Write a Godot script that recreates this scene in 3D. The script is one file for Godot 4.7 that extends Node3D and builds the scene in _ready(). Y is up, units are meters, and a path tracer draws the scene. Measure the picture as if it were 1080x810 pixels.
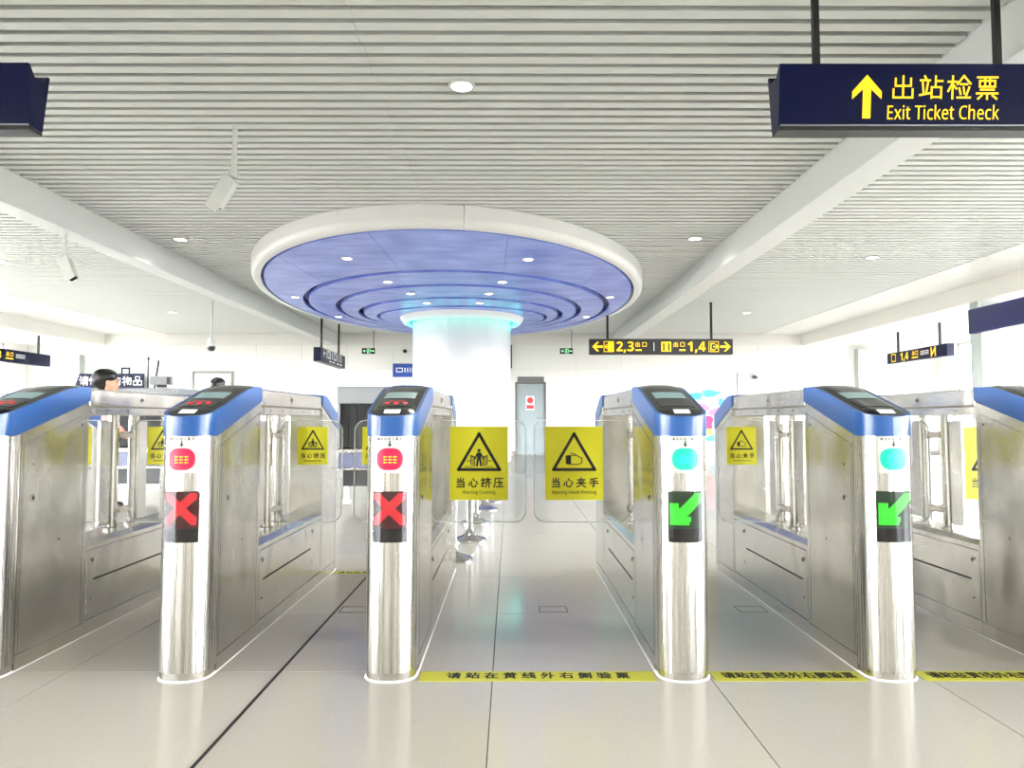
extends Node3D
# Metro station hall: a row of ticket gates in front of a round column under a blue ringed canopy.

const CEIL := 3.305
var M := {}
var used := {}
var GLYPH := {}

# ------------------------------------------------------------------ helpers
func numbered(called: String) -> String:
	if not used.has(called):
		used[called] = 0
		return called
	used[called] += 1
	return "%s_%03d" % [called, used[called]]

func mb() -> SurfaceTool:
	var st := SurfaceTool.new()
	st.begin(Mesh.PRIMITIVE_TRIANGLES)
	st.set_smooth_group(-1)
	return st

func done(st: SurfaceTool) -> ArrayMesh:
	st.generate_normals()
	return st.commit()

func inst(called: String, mesh: Mesh, mat: Material, parent: Node, at := Vector3.ZERO) -> MeshInstance3D:
	var o := MeshInstance3D.new()
	o.name = called
	o.mesh = mesh
	o.material_override = mat
	o.position = at
	parent.add_child(o, true)
	return o

func obj(called: String, st: SurfaceTool, mat: Material, parent: Node, at := Vector3.ZERO) -> MeshInstance3D:
	return inst(called, done(st), mat, parent, at)

func tag(o: Node, label: String, category: String, group := "", kind := "") -> void:
	o.set_meta("label", label)
	o.set_meta("category", category)
	if group: o.set_meta("group", group)
	if kind: o.set_meta("kind", kind)

func thing(called: String, label: String, category: String, at := Vector3.ZERO, group := "", kind := "") -> Node3D:
	var o := Node3D.new()
	o.name = numbered(called)
	add_child(o)
	o.position = at
	tag(o, label, category, group, kind)
	return o

func one(called: String, st: SurfaceTool, mat: Material, label: String, category: String, at := Vector3.ZERO, group := "", kind := "") -> MeshInstance3D:
	var o := obj(numbered(called), st, mat, self, at)
	tag(o, label, category, group, kind)
	return o

func tri(st: SurfaceTool, a: Vector3, b: Vector3, c: Vector3, n: Vector3, ua := Vector2.ZERO, ub := Vector2.ZERO, uc := Vector2.ZERO) -> void:
	if (b - a).cross(c - a).dot(n) > 0.0:
		var t := b; b = c; c = t
		var u := ub; ub = uc; uc = u
	st.set_uv(ua); st.add_vertex(a)
	st.set_uv(ub); st.add_vertex(b)
	st.set_uv(uc); st.add_vertex(c)

func quad(st: SurfaceTool, a: Vector3, b: Vector3, c: Vector3, d: Vector3, n: Vector3) -> void:
	tri(st, a, b, c, n, Vector2(0, 1), Vector2(1, 1), Vector2(1, 0))
	tri(st, a, c, d, n, Vector2(0, 1), Vector2(1, 0), Vector2(0, 0))

# box with chamfered edges
func box(st: SurfaceTool, c: Vector3, s: Vector3, bev := 0.0, basis := Basis.IDENTITY) -> void:
	var h := s * 0.5
	var e := minf(bev, minf(h.x, minf(h.y, h.z)) * 0.9)
	for ax in 3:
		var u := (ax + 1) % 3
		var v := (ax + 2) % 3
		for sg in [-1.0, 1.0]:
			var p := []
			for k in [[-1, -1], [1, -1], [1, 1], [-1, 1]]:
				var w := Vector3.ZERO
				w[ax] = sg * h[ax]
				w[u] = k[0] * (h[u] - e)
				w[v] = k[1] * (h[v] - e)
				p.append(c + basis * w)
			var n := Vector3.ZERO
			n[ax] = sg
			quad(st, p[0], p[1], p[2], p[3], basis * n)
	if e <= 0.0: return
	for ax in 3:
		var u := (ax + 1) % 3
		var v := (ax + 2) % 3
		for su in [-1.0, 1.0]:
			for sv in [-1.0, 1.0]:
				var q := []
				for k in [[-1, 0], [1, 0], [1, 1], [-1, 1]]:
					var w := Vector3.ZERO
					w[ax] = k[0] * (h[ax] - e)
					w[u] = su * (h[u] - (e if k[1] == 1 else 0.0))
					w[v] = sv * (h[v] - (0.0 if k[1] == 1 else e))
					q.append(c + basis * w)
				var n := Vector3.ZERO
				n[u] = su; n[v] = sv
				quad(st, q[0], q[1], q[2], q[3], basis * n)
	for sx in [-1.0, 1.0]:
		for sy in [-1.0, 1.0]:
			for sz in [-1.0, 1.0]:
				var s3 := Vector3(sx, sy, sz)
				tri(st, c + basis * (s3 * Vector3(h.x, h.y - e, h.z - e)), c + basis * (s3 * Vector3(h.x - e, h.y, h.z - e)), c + basis * (s3 * Vector3(h.x - e, h.y - e, h.z)), basis * s3)

func bx(st: SurfaceTool, x0: float, x1: float, y0: float, y1: float, z0: float, z1: float, bev := 0.0) -> void:
	box(st, Vector3((x0 + x1) / 2, (y0 + y1) / 2, (z0 + z1) / 2), Vector3(absf(x1 - x0), absf(y1 - y0), absf(z1 - z0)), bev)

# polygon in a plane, extruded: to3 maps (u, v, w) to space
func slab(st: SurfaceTool, poly: PackedVector2Array, w0: float, w1: float, to3: Callable) -> void:
	var idx := Geometry2D.triangulate_polygon(poly)
	var n1: Vector3 = to3.call(0.0, 0.0, 1.0) - to3.call(0.0, 0.0, 0.0)
	for i in range(0, idx.size(), 3):
		for k in 2:
			var w := w1 if k == 0 else w0
			var p := []
			for j in 3:
				p.append(to3.call(poly[idx[i + j]].x, poly[idx[i + j]].y, w))
			tri(st, p[0], p[1], p[2], n1 if (k == 0) == (w1 > w0) else -n1)
	var ccw := not Geometry2D.is_polygon_clockwise(poly)
	for i in poly.size():
		var a := poly[i]
		var b := poly[(i + 1) % poly.size()]
		var t := b - a
		var o2 := Vector2(t.y, -t.x) if ccw else Vector2(-t.y, t.x)
		var n: Vector3 = to3.call(o2.x, o2.y, 0.0) - to3.call(0.0, 0.0, 0.0)
		quad(st, to3.call(a.x, a.y, w0), to3.call(b.x, b.y, w0), to3.call(b.x, b.y, w1), to3.call(a.x, a.y, w1), n)

func lathe(st: SurfaceTool, prof: Array, seg := 24, at := Vector3.ZERO, smooth := true) -> void:
	if smooth: st.set_smooth_group(0)
	for i in prof.size() - 1:
		var p: Vector2 = prof[i]
		var q: Vector2 = prof[i + 1]
		if smooth and i > 0 and (q - p).normalized().dot((p - prof[i - 1]).normalized()) < 0.75:
			st.set_smooth_group(i + 1)
		for k in seg:
			var a0 := TAU * k / seg
			var a1 := TAU * (k + 1) / seg
			var d0 := Vector3(cos(a0), 0, sin(a0))
			var d1 := Vector3(cos(a1), 0, sin(a1))
			var am := (a0 + a1) / 2
			var t := q - p
			var n := Vector3(cos(am) * t.y, -t.x, sin(am) * t.y)
			var A := at + d0 * p.x + Vector3(0, p.y, 0)
			var B := at + d1 * p.x + Vector3(0, p.y, 0)
			var C := at + d1 * q.x + Vector3(0, q.y, 0)
			var D := at + d0 * q.x + Vector3(0, q.y, 0)
			if p.x > 1e-6: tri(st, A, B, C, n)
			if q.x > 1e-6: tri(st, A, C, D, n)
	st.set_smooth_group(-1)

func rod(st: SurfaceTool, a: Vector3, b: Vector3, r: float, seg := 12, r2 := -1.0) -> void:
	if r2 < 0: r2 = r
	var d := (b - a).normalized()
	var u := d.cross(Vector3.UP if absf(d.y) < 0.9 else Vector3.RIGHT).normalized()
	var v := d.cross(u)
	for k in seg:
		var t0 := TAU * k / seg
		var t1 := TAU * (k + 1) / seg
		var n0 := u * cos(t0) + v * sin(t0)
		var n1 := u * cos(t1) + v * sin(t1)
		st.set_smooth_group(1)
		quad(st, a + n0 * r, a + n1 * r, b + n1 * r2, b + n0 * r2, n0 + n1)
		st.set_smooth_group(-1)
		tri(st, a, a + n0 * r, a + n1 * r, -d)
		tri(st, b, b + n0 * r2, b + n1 * r2, d)

# ---- flat print: every 2D point (x right, y up, metres) goes through m(x, y) -> Vector3, facing n
func p_poly(st: SurfaceTool, poly: PackedVector2Array, m: Callable, n: Vector3) -> void:
	var idx := Geometry2D.triangulate_polygon(poly)
	for i in range(0, idx.size(), 3):
		tri(st, m.call(poly[idx[i]].x, poly[idx[i]].y), m.call(poly[idx[i + 1]].x, poly[idx[i + 1]].y), m.call(poly[idx[i + 2]].x, poly[idx[i + 2]].y), n)

func p_line(st: SurfaceTool, a: Vector2, b: Vector2, w: float, m: Callable, n: Vector3) -> void:
	var d := (b - a).normalized() * (w / 2)
	var s := Vector2(-d.y, d.x)
	a -= d * 0.8; b += d * 0.8
	quad(st, m.call(a.x - s.x, a.y - s.y), m.call(b.x - s.x, b.y - s.y), m.call(b.x + s.x, b.y + s.y), m.call(a.x + s.x, a.y + s.y), n)

func p_disc(st: SurfaceTool, c: Vector2, r: float, m: Callable, n: Vector3, seg := 20, ry := -1.0) -> void:
	if ry < 0: ry = r
	var pts := PackedVector2Array()
	for k in seg: pts.append(c + Vector2(cos(TAU * k / seg) * r, sin(TAU * k / seg) * ry))
	p_poly(st, pts, m, n)

func p_path(st: SurfaceTool, pts: Array, w: float, m: Callable, n: Vector3, o := Vector2.ZERO, s := 1.0) -> void:
	for i in range(0, pts.size() - 3, 2):
		p_line(st, o + Vector2(pts[i], pts[i + 1]) * s, o + Vector2(pts[i + 2], pts[i + 3]) * s, w, m, n)

# a hanzi of the stroke table, top left corner at o
func p_glyph(st: SurfaceTool, ch: String, o: Vector2, size: float, weight: float, m: Callable, n: Vector3, wide := 1.0) -> void:
	if not GLYPH.has(ch): return
	for stroke in GLYPH[ch]:
		for i in range(0, stroke.size() - 3, 2):
			var a := o + Vector2(stroke[i] * wide, -stroke[i + 1]) * size / 100.0
			var b := o + Vector2(stroke[i + 2] * wide, -stroke[i + 3]) * size / 100.0
			p_line(st, a, b, weight, m, n)

func p_text(st: SurfaceTool, s: String, o: Vector2, size: float, step: float, weight: float, m: Callable, n: Vector3, wide := 1.0) -> void:
	for i in s.length():
		p_glyph(st, s[i], o + Vector2(step * i, 0), size, weight, m, n, wide)

func plane(at: Vector3, ux := Vector3.RIGHT, uy := Vector3.UP) -> Callable:
	return func(x: float, y: float) -> Vector3: return at + ux * x + uy * y

func rrect(x0: float, x1: float, y0: float, y1: float, r: float, seg := 6) -> PackedVector2Array:
	var p := PackedVector2Array()
	for c in [[x1 - r, y1 - r, 0.0], [x0 + r, y1 - r, PI / 2], [x0 + r, y0 + r, PI], [x1 - r, y0 + r, PI * 1.5]]:
		for k in seg + 1:
			var a: float = c[2] + PI / 2 * k / seg
			p.append(Vector2(c[0] + cos(a) * r, c[1] + sin(a) * r))
	return p

func latin(parent: Node, s: String, height: float, at: Vector3, mat: Material, turn := 0.0, bold := true, called := "lettering", fit := 0.0) -> void:
	var t := TextMesh.new()
	var fnt := SystemFont.new()
	fnt.font_names = PackedStringArray(["Droid Sans"])
	fnt.font_weight = 700 if bold else 400
	t.font = fnt
	t.text = s
	t.font_size = 64
	t.pixel_size = height / 46.0
	t.depth = 0.001
	t.curve_step = 2.0
	var o := inst(called, t, mat, parent, at)
	o.rotation.y = turn
	if fit > 0.0: o.scale = Vector3(fit / t.get_aabb().size.x, 1, 1)

func mat(called: String, c: Color, rough := 0.6, metal := 0.0) -> StandardMaterial3D:
	var m := StandardMaterial3D.new()
	m.resource_name = called
	m.albedo_color = c
	m.roughness = rough
	m.metallic = metal
	M[called] = m
	return m

func noise_tex(freq: float, oct: int, sd: int, lo: Color, hi: Color, size := 512, kind := FastNoiseLite.TYPE_SIMPLEX_SMOOTH) -> NoiseTexture2D:
	var f := FastNoiseLite.new()
	f.noise_type = kind
	f.frequency = freq
	f.fractal_octaves = oct
	f.seed = sd
	var g := Gradient.new()
	g.set_color(0, lo); g.set_color(1, hi)
	var t := NoiseTexture2D.new()
	t.width = size; t.height = size
	t.seamless = true
	t.noise = f
	t.color_ramp = g
	return t

func glow(called: String, c: Color, e: float) -> StandardMaterial3D:
	var m := mat(called, c, 0.4)
	m.emission_enabled = true
	m.emission = c
	m.emission_energy_multiplier = e
	return m

# ------------------------------------------------------------------ scene
func _ready() -> void:
	stage()
	glyphs()
	materials()
	floor_and_walls()
	ceiling()
	canopy_and_column()
	gates()
	flaps()
	tapes()
	hanging_signs()
	ceiling_devices()
	background()
	people()

func stage() -> void:
	var cam := Camera3D.new()
	cam.name = "camera"
	add_child(cam)
	cam.position = Vector3(0, 0.945, 0)
	cam.rotation = Vector3(atan(38.0 / 750.0), -atan(2.0 / 750.0), 0)
	cam.fov = rad_to_deg(2.0 * atan(405.0 / 750.0))
	cam.near = 0.05
	cam.far = 200
	cam.current = true
	var e := Environment.new()
	e.background_mode = Environment.BG_SKY
	var sm := ProceduralSkyMaterial.new()
	sm.sky_top_color = Color(0.86, 0.92, 1.0)
	sm.sky_horizon_color = Color(1.0, 0.99, 0.97)
	sm.ground_horizon_color = Color(0.8, 0.79, 0.77)
	sm.ground_bottom_color = Color(0.6, 0.59, 0.57)
	sm.sky_energy_multiplier = 8.5
	sm.ground_energy_multiplier = 5.0
	var sky := Sky.new()
	sky.sky_material = sm
	e.sky = sky
	e.tonemap_mode = Environment.TONE_MAPPER_LINEAR
	e.tonemap_exposure = 0.535
	e.sdfgi_enabled = true
	e.ssao_enabled = true
	e.ssil_enabled = true
	var we := WorldEnvironment.new()
	we.name = "environment"
	we.environment = e
	add_child(we)

func materials() -> void:
	var steel := mat("steel", Color(0.86, 0.85, 0.83), 0.3, 1.0)
	steel.roughness = 0.22
	# sheet metal is never quite flat
	var wave := FastNoiseLite.new()
	wave.frequency = 0.006; wave.fractal_octaves = 2; wave.seed = 5
	var wt := NoiseTexture2D.new()
	wt.width = 512; wt.height = 512; wt.seamless = true; wt.noise = wave; wt.as_normal_map = true; wt.bump_strength = 6.0
	steel.normal_enabled = true
	steel.normal_texture = wt
	steel.normal_scale = 0.45
	steel.uv1_triplanar = true
	steel.uv1_world_triplanar = true
	steel.uv1_scale = Vector3(1.1, 0.5, 1.1)
	# long vertical brush marks: stretched noise
	var brush := mat("brushed_steel", Color(0.82, 0.81, 0.79), 0.38, 1.0)
	var streak := noise_tex(0.03, 5, 7, Color(0.45, 0.45, 0.45), Color(1, 1, 1))
	brush.roughness_texture = streak
	brush.uv1_triplanar = true
	brush.uv1_world_triplanar = true
	brush.uv1_scale = Vector3(4.0, 0.02, 4.0)
	brush.normal_enabled = true
	var fl := FastNoiseLite.new()
	fl.frequency = 0.03; fl.fractal_octaves = 5; fl.seed = 9
	var nt := NoiseTexture2D.new()
	nt.width = 512; nt.height = 512; nt.seamless = true; nt.noise = fl; nt.as_normal_map = true; nt.bump_strength = 4.0
	brush.normal_texture = nt
	brush.normal_scale = 0.5
	mat("chrome", Color(0.85, 0.85, 0.86), 0.12, 1.0)
	mat("blue_cap", Color(0.0, 0.27, 0.52), 0.36)
	M.blue_cap.clearcoat_enabled = true
	M.blue_cap.clearcoat = 0.25
	M.blue_cap.clearcoat_roughness = 0.15
	mat("black_gloss", Color(0.022, 0.024, 0.028), 0.12)
	mat("black_matt", Color(0.03, 0.03, 0.032), 0.5)
	mat("smoked", Color(0.10, 0.11, 0.13), 0.1)
	glow("lcd", Color(0.50, 0.60, 0.60), 0.35)
	glow("sensor_white", Color(0.95, 0.97, 0.97), 0.7)
	glow("pill_red", Color(1.0, 0.0, 0.16), 4.0)
	glow("pill_green", Color(0.0, 1.0, 0.45), 3.0)
	glow("dot_orange", Color(1.0, 0.55, 0.08), 4.0)
	glow("dot_cyan", Color(0.1, 1.0, 0.9), 3.0)
	glow("icon_red", Color(0.9, 0.1, 0.2), 0.8)
	mat("label_white", Color(0.78, 0.78, 0.76), 0.5)
	mat("ink", Color(0.03, 0.03, 0.03), 0.6)
	mat("ink_green", Color(0.03, 0.22, 0.12), 0.6)
	mat("yellow", Color(0.93, 0.90, 0.13), 0.45)
	mat("sign_black", Color(0.02, 0.015, 0.01), 0.5)
	mat("tape_yellow", Color(0.78, 0.77, 0.20), 0.4)
	mat("tape_ink", Color(0.10, 0.10, 0.03), 0.6)
	mat("caulk", Color(0.90, 0.90, 0.88), 0.6)
	var g := mat("glass", Color(0.93, 0.97, 0.96, 0.06), 0.0)
	g.transparency = BaseMaterial3D.TRANSPARENCY_ALPHA
	g.metallic_specular = 0.35
	mat("glass_edge", Color(0.95, 0.97, 0.96), 0.3)
	var pane := mat("window_glass", Color(0.95, 0.98, 0.98, 0.05), 0.0)
	pane.transparency = BaseMaterial3D.TRANSPARENCY_ALPHA
	# floor tiles: polished beige grey stone, a few tones
	var spk := noise_tex(0.09, 5, 21, Color(0.97, 0.97, 0.97), Color(1, 1, 1))
	for k in 3:
		var t := mat("tile_%d" % k, [Color(0.785, 0.76, 0.71), Color(0.77, 0.745, 0.695), Color(0.795, 0.77, 0.72)][k], 0.13)
		t.albedo_texture = spk
		t.uv1_triplanar = true
		t.uv1_world_triplanar = true
		t.uv1_scale = Vector3(1.3, 1.3, 1.3)
		t.metallic_specular = 0.6
	mat("grout", Color(0.30, 0.29, 0.27), 0.8)
	mat("joint_black", Color(0.02, 0.02, 0.02), 0.6)
	mat("wall_white", Color(0.93, 0.92, 0.90), 0.45)
	mat("panel_white", Color(0.95, 0.945, 0.925), 0.35)
	mat("slat", Color(0.87, 0.88, 0.86), 0.4)
	mat("plenum", Color(0.16, 0.16, 0.16), 0.9)
	mat("beam_white", Color(0.88, 0.89, 0.88), 0.3)
	mat("rim_white", Color(0.94, 0.94, 0.93), 0.35)
	# canopy rings: printed blue cloud pattern
	for k in 4:
		var r := mat("ring_%d" % k, Color.WHITE, 0.3)
		r.albedo_texture = noise_tex(0.006, 4, 40 + k, Color(0.31, 0.39, 0.75), Color(0.60, 0.66, 0.92))
		r.uv1_triplanar = true
		r.uv1_world_triplanar = true
		r.uv1_scale = Vector3(0.32, 0.3, 0.75)
	mat("slot_blue", Color(0.08, 0.13, 0.48), 0.5)
	mat("column_white", Color(0.80, 0.81, 0.81), 0.25)
	glow("cove_teal", Color(0.03, 0.80, 0.78), 3.0)
	glow("lamp_lens", Color(1.0, 0.98, 0.94), 14.0)
	mat("navy", Color(0.012, 0.035, 0.17), 0.3)
	M.navy.metallic_specular = 0.25
	mat("black_signboard", Color(0.015, 0.017, 0.03), 0.4)
	mat("silver_trim", Color(0.80, 0.80, 0.84), 0.3, 0.8)
	glow("sign_yellow", Color(1.0, 0.84, 0.05), 0.7)
	glow("sign_white", Color(0.9, 0.9, 0.9), 0.5)
	mat("exit_green", Color(0.02, 0.12, 0.06), 0.4)
	glow("exit_glyph", Color(0.7, 1.0, 0.8), 0.7)
	mat("blue_board", Color(0.04, 0.07, 0.30), 0.35)
	mat("blue_sign", Color(0.08, 0.25, 0.58), 0.4)
	mat("camera_white", Color(0.82, 0.83, 0.81), 0.4)
	mat("door_grey", Color(0.52, 0.56, 0.57), 0.45)
	mat("frame_grey", Color(0.42, 0.42, 0.41), 0.4, 0.5)
	mat("notice_red", Color(0.75, 0.12, 0.15), 0.5)
	mat("paper", Color(0.85, 0.85, 0.85), 0.6)
	mat("machine_grey", Color(0.50, 0.51, 0.52), 0.5)
	mat("machine_blue", Color(0.36, 0.37, 0.47), 0.45)
	mat("curtain_black", Color(0.02, 0.022, 0.026), 0.7)
	mat("pale_blue", Color(0.55, 0.84, 0.92), 0.5)
	mat("poster_pink", Color(0.90, 0.45, 0.66), 0.5)
	mat("poster_magenta", Color(0.72, 0.12, 0.38), 0.5)
	mat("poster_yellow", Color(0.93, 0.82, 0.30), 0.5)
	mat("poster_cyan", Color(0.25, 0.72, 0.86), 0.5)
	mat("pillar_grey", Color(0.72, 0.75, 0.74), 0.5)

func glyphs() -> void:
	var qian := [[68, 4, 42, 38], [68, 4, 97, 36], [55, 38, 84, 38], [50, 54, 56, 78], [68, 50, 72, 76], [92, 50, 80, 84], [42, 92, 97, 92]]
	var hand := [[3, 26, 36, 26], [20, 5, 20, 90, 8, 84], [4, 62, 36, 50]]
	GLYPH = {
		"出": [[50, 5, 50, 92], [18, 15, 18, 45, 82, 45], [82, 15, 82, 45], [10, 58, 10, 92, 90, 92], [90, 58, 90, 92]],
		"站": [[22, 5, 28, 16], [5, 22, 45, 22], [14, 32, 18, 70], [36, 30, 30, 70], [3, 82, 46, 74], [68, 5, 68, 50], [68, 25, 97, 25], [52, 94, 52, 50, 92, 50, 92, 94], [52, 90, 92, 90]],
		"检": [[3, 28, 40, 28], [22, 5, 22, 96], [22, 32, 4, 66], [24, 40, 38, 56]] + qian,
		"票": [[8, 10, 92, 10], [18, 24, 82, 24, 82, 48, 18, 48, 18, 24], [40, 10, 40, 48], [60, 10, 60, 48], [22, 60, 78, 60], [6, 75, 94, 75], [50, 75, 50, 98], [28, 83, 12, 97], [72, 83, 90, 97]],
		"口": [[12, 15, 88, 15, 88, 90, 12, 90, 12, 15]],
		"当": [[50, 4, 50, 40], [22, 12, 32, 32], [80, 12, 68, 32], [14, 44, 84, 44, 84, 96], [20, 68, 84, 68], [12, 92, 84, 92]],
		"心": [[14, 50, 6, 80], [32, 36, 32, 80, 44, 92, 70, 92, 78, 70], [48, 12, 60, 34], [78, 36, 94, 64]],
		"挤": hand + [[68, 3, 74, 14], [42, 18, 97, 18], [84, 22, 70, 40, 42, 54], [54, 24, 70, 40, 97, 54], [58, 58, 54, 80, 44, 97], [80, 56, 80, 98]],
		"压": [[14, 10, 94, 10], [16, 10, 14, 60, 4, 96], [32, 48, 88, 48], [58, 24, 58, 90], [24, 92, 96, 92], [72, 60, 84, 74]],
		"夹": [[14, 22, 88, 22], [28, 32, 36, 50], [74, 32, 66, 50], [6, 56, 94, 56], [50, 4, 50, 56, 36, 80, 6, 96], [50, 56, 66, 80, 94, 96]],
		"手": [[82, 6, 50, 14, 16, 16], [16, 36, 86, 36], [6, 58, 94, 58], [50, 14, 50, 92, 36, 86]],
		"请": [[12, 8, 24, 20], [4, 38, 22, 38, 22, 84, 34, 74], [42, 14, 94, 14], [46, 28, 90, 28], [38, 42, 98, 42], [68, 4, 68, 42], [48, 98, 48, 52, 88, 52, 88, 96, 80, 92], [48, 66, 88, 66], [48, 80, 88, 80]],
		"在": [[6, 24, 94, 24], [42, 4, 30, 44, 6, 72], [24, 52, 24, 98], [62, 38, 62, 90], [40, 58, 88, 58], [34, 92, 96, 92]],
		"黄": [[12, 14, 88, 14], [34, 4, 34, 28], [66, 4, 66, 28], [4, 30, 96, 30], [22, 42, 78, 42, 78, 78, 22, 78, 22, 42], [22, 60, 78, 60], [50, 32, 50, 78], [36, 82, 12, 98], [64, 82, 88, 98]],
		"线": [[24, 6, 8, 34, 30, 34, 8, 62, 36, 58], [6, 88, 38, 78], [48, 28, 88, 22], [44, 52, 94, 46], [62, 4, 70, 60, 94, 94, 96, 80], [88, 58, 66, 80, 42, 94], [76, 6, 86, 14]],
		"外": [[26, 6, 18, 34, 6, 56], [22, 24, 48, 24, 38, 60, 10, 96], [20, 42, 36, 58], [70, 4, 70, 98], [70, 40, 92, 60]],
		"右": [[6, 24, 94, 24], [44, 4, 34, 40, 6, 76], [34, 96, 34, 54, 86, 54, 86, 96], [34, 92, 86, 92]],
		"侧": [[20, 4, 6, 44], [14, 34, 14, 98], [30, 70, 30, 12, 56, 12, 56, 70], [43, 24, 43, 66, 26, 96], [46, 74, 58, 92], [72, 14, 72, 72], [90, 6, 90, 94, 80, 90]],
		"验": [[6, 12, 34, 12, 34, 50], [12, 26, 10, 48, 36, 48, 34, 94, 26, 88], [4, 76, 28, 72]] + qian,
		"您": [[22, 4, 6, 30], [15, 22, 15, 58], [48, 4, 38, 22], [40, 14, 92, 14, 86, 26], [64, 22, 64, 54], [46, 30, 38, 48], [80, 30, 92, 48], [16, 70, 10, 90], [34, 68, 36, 92, 66, 92, 70, 80], [50, 64, 58, 76], [80, 68, 92, 86]],
		"的": [[24, 4, 16, 20], [8, 22, 42, 22, 42, 92, 8, 92, 8, 22], [8, 56, 42, 56], [62, 4, 50, 38], [56, 24, 92, 24, 90, 90, 78, 86], [62, 46, 72, 62]],
		"物": [[14, 14, 8, 36], [10, 28, 44, 28], [26, 4, 26, 98], [4, 68, 46, 54], [58, 6, 48, 34], [54, 22, 94, 22, 90, 90, 78, 86], [68, 24, 48, 70], [82, 24, 58, 88]],
		"品": [[28, 6, 72, 6, 72, 40, 28, 40, 28, 6], [6, 52, 44, 52, 44, 94, 6, 94, 6, 52], [56, 52, 94, 52, 94, 94, 56, 94, 56, 52]],
		"投": hand + [[54, 8, 50, 36, 42, 44], [54, 8, 82, 8, 82, 34, 96, 36], [46, 52, 86, 52, 70, 80, 42, 97], [52, 60, 70, 80, 97, 97]],
		"此": [[26, 8, 26, 84], [26, 40, 46, 40], [8, 36, 8, 88], [4, 92, 50, 80], [62, 8, 62, 84, 70, 92, 92, 92, 94, 76], [62, 50, 90, 36]],
		"入": [[36, 8, 52, 16, 40, 60, 6, 96], [50, 18, 62, 60, 96, 96]],
		"卡": [[50, 4, 50, 98], [50, 22, 84, 22], [6, 44, 94, 44], [52, 60, 80, 76]],
	}

# ------------------------------------------------------------------ room
func floor_and_walls() -> void:
	var fl := thing("floor", "polished beige grey tiled floor of the station hall", "floor", Vector3.ZERO, "", "structure")
	var st := mb()
	bx(st, -13.4, 11.9, -0.25, -0.012, -19.6, 6.2)
	obj("screed", st, M.grout, fl)
	var pieces := []
	var xs := []
	for i in range(-17, 16): xs.append(-0.065 + 0.8 * i)
	for i in range(-11, 22):
		for j in xs.size() - 1:
			var x0: float = maxf(xs[j], -13.2)
			var x1: float = minf(xs[j + 1], 11.7)
			var z0: float = minf(-2.725 - 0.805 * (i - 1), 6.0)
			var z1: float = maxf(-2.725 - 0.805 * i, -19.4)
			if x1 - x0 < 0.02 or z0 - z1 < 0.02: continue
			var zc := -(z0 + z1) / 2
			var xc := (x0 + x1) / 2
			var seen := zc > 1.2 and absf(xc) < zc * 0.74 + 0.5
			pieces.append([zc + absf(xc) * 0.2 if seen else 1000.0 + absf(zc), x0, x1, z0, z1, (i * 7 + j * 13 + i * j) % 3])
	pieces.sort_custom(func(a, b): return a[0] < b[0])
	var shared := {}
	var rest := [mb(), mb(), mb()]
	var g := 0.0016
	for k in pieces.size():
		var p: Array = pieces[k]
		var wide: float = p[2] - p[1] - 2 * g
		if absf(p[1] + 0.865) < 0.01: pass
		if k < 290 and p[0] < 900:
			var key := "%.3f_%.3f" % [wide, p[3] - p[4]]
			if not shared.has(key):
				var s := mb()
				bx(s, -wide / 2, wide / 2, -0.012, 0, -(p[3] - p[4]) / 2 + g, (p[3] - p[4]) / 2 - g, 0.0012)
				shared[key] = done(s)
			inst("tile", shared[key], M["tile_%d" % p[5]], fl, Vector3((p[1] + p[2]) / 2, 0, (p[3] + p[4]) / 2))
		else:
			bx(rest[p[5]], p[1] + g, p[2] - g, -0.012, 0, p[4] + g, p[3] - g, 0.0012)
	for k in 3:
		obj("distant_tiles", rest[k], M["tile_%d" % k], fl).set_meta("kind", "stuff")
	st = mb()
	bx(st, -0.8705, -0.8595, -0.01, 0.0012, -19.3, 5.9)
	obj("expansion_joint", st, M.joint_black, fl)
	# small access covers let into the floor
	for p in [[0.145, 0.285, -3.66, -3.55], [1.135, 1.275, -3.66, -3.55], [-0.845, -0.705, -3.66, -3.55]]:
		st = mb()
		for r in [[p[0], p[1], p[2], p[2] + 0.004], [p[0], p[1], p[3] - 0.004, p[3]], [p[0], p[0] + 0.004, p[2], p[3]], [p[1] - 0.004, p[1], p[2], p[3]]]:
			bx(st, r[0], r[1], -0.002, 0.0008, r[2], r[3])
		obj("access_cover_rim", st, M.joint_black, fl)

	# ---- back wall of white panels
	var wb := thing("wall_back", "white panelled far wall of the hall behind the column", "wall", Vector3.ZERO, "", "structure")
	st = mb()
	bx(st, -13.4, 11.9, 0, 3.7, -19.75, -19.44)
	obj("wall_core", st, M.wall_white, wb)
	var px := -13.2
	var n := 0
	while px < 11.6:
		var pw := minf(1.25, 11.7 - px)
		for r in [[0.1, 2.35], [2.36, 3.0]]:
			var s := mb()
			bx(s, px + 0.004, px + pw - 0.004, r[0], r[1], -19.45, -19.42, 0.003)
			obj("panel", s, M.panel_white, wb)
		px += pw
		n += 1
	st = mb()
	bx(st, -13.2, 11.7, 0, 0.1, -19.45, -19.405, 0.004)
	one("baseboard_back", st, M.steel, "steel baseboard along the white panelled far wall", "baseboard", Vector3.ZERO, "", "structure")
	# ---- side walls with wide windows, and the glazed entrance front behind the viewer
	side_wall("wall_left", -13.2, -1, "white side wall with wide windows beyond the security machines")
	side_wall("wall_right", 11.7, 1, "white side wall with wide windows beyond the exit lanes")
	front_wall()

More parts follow.
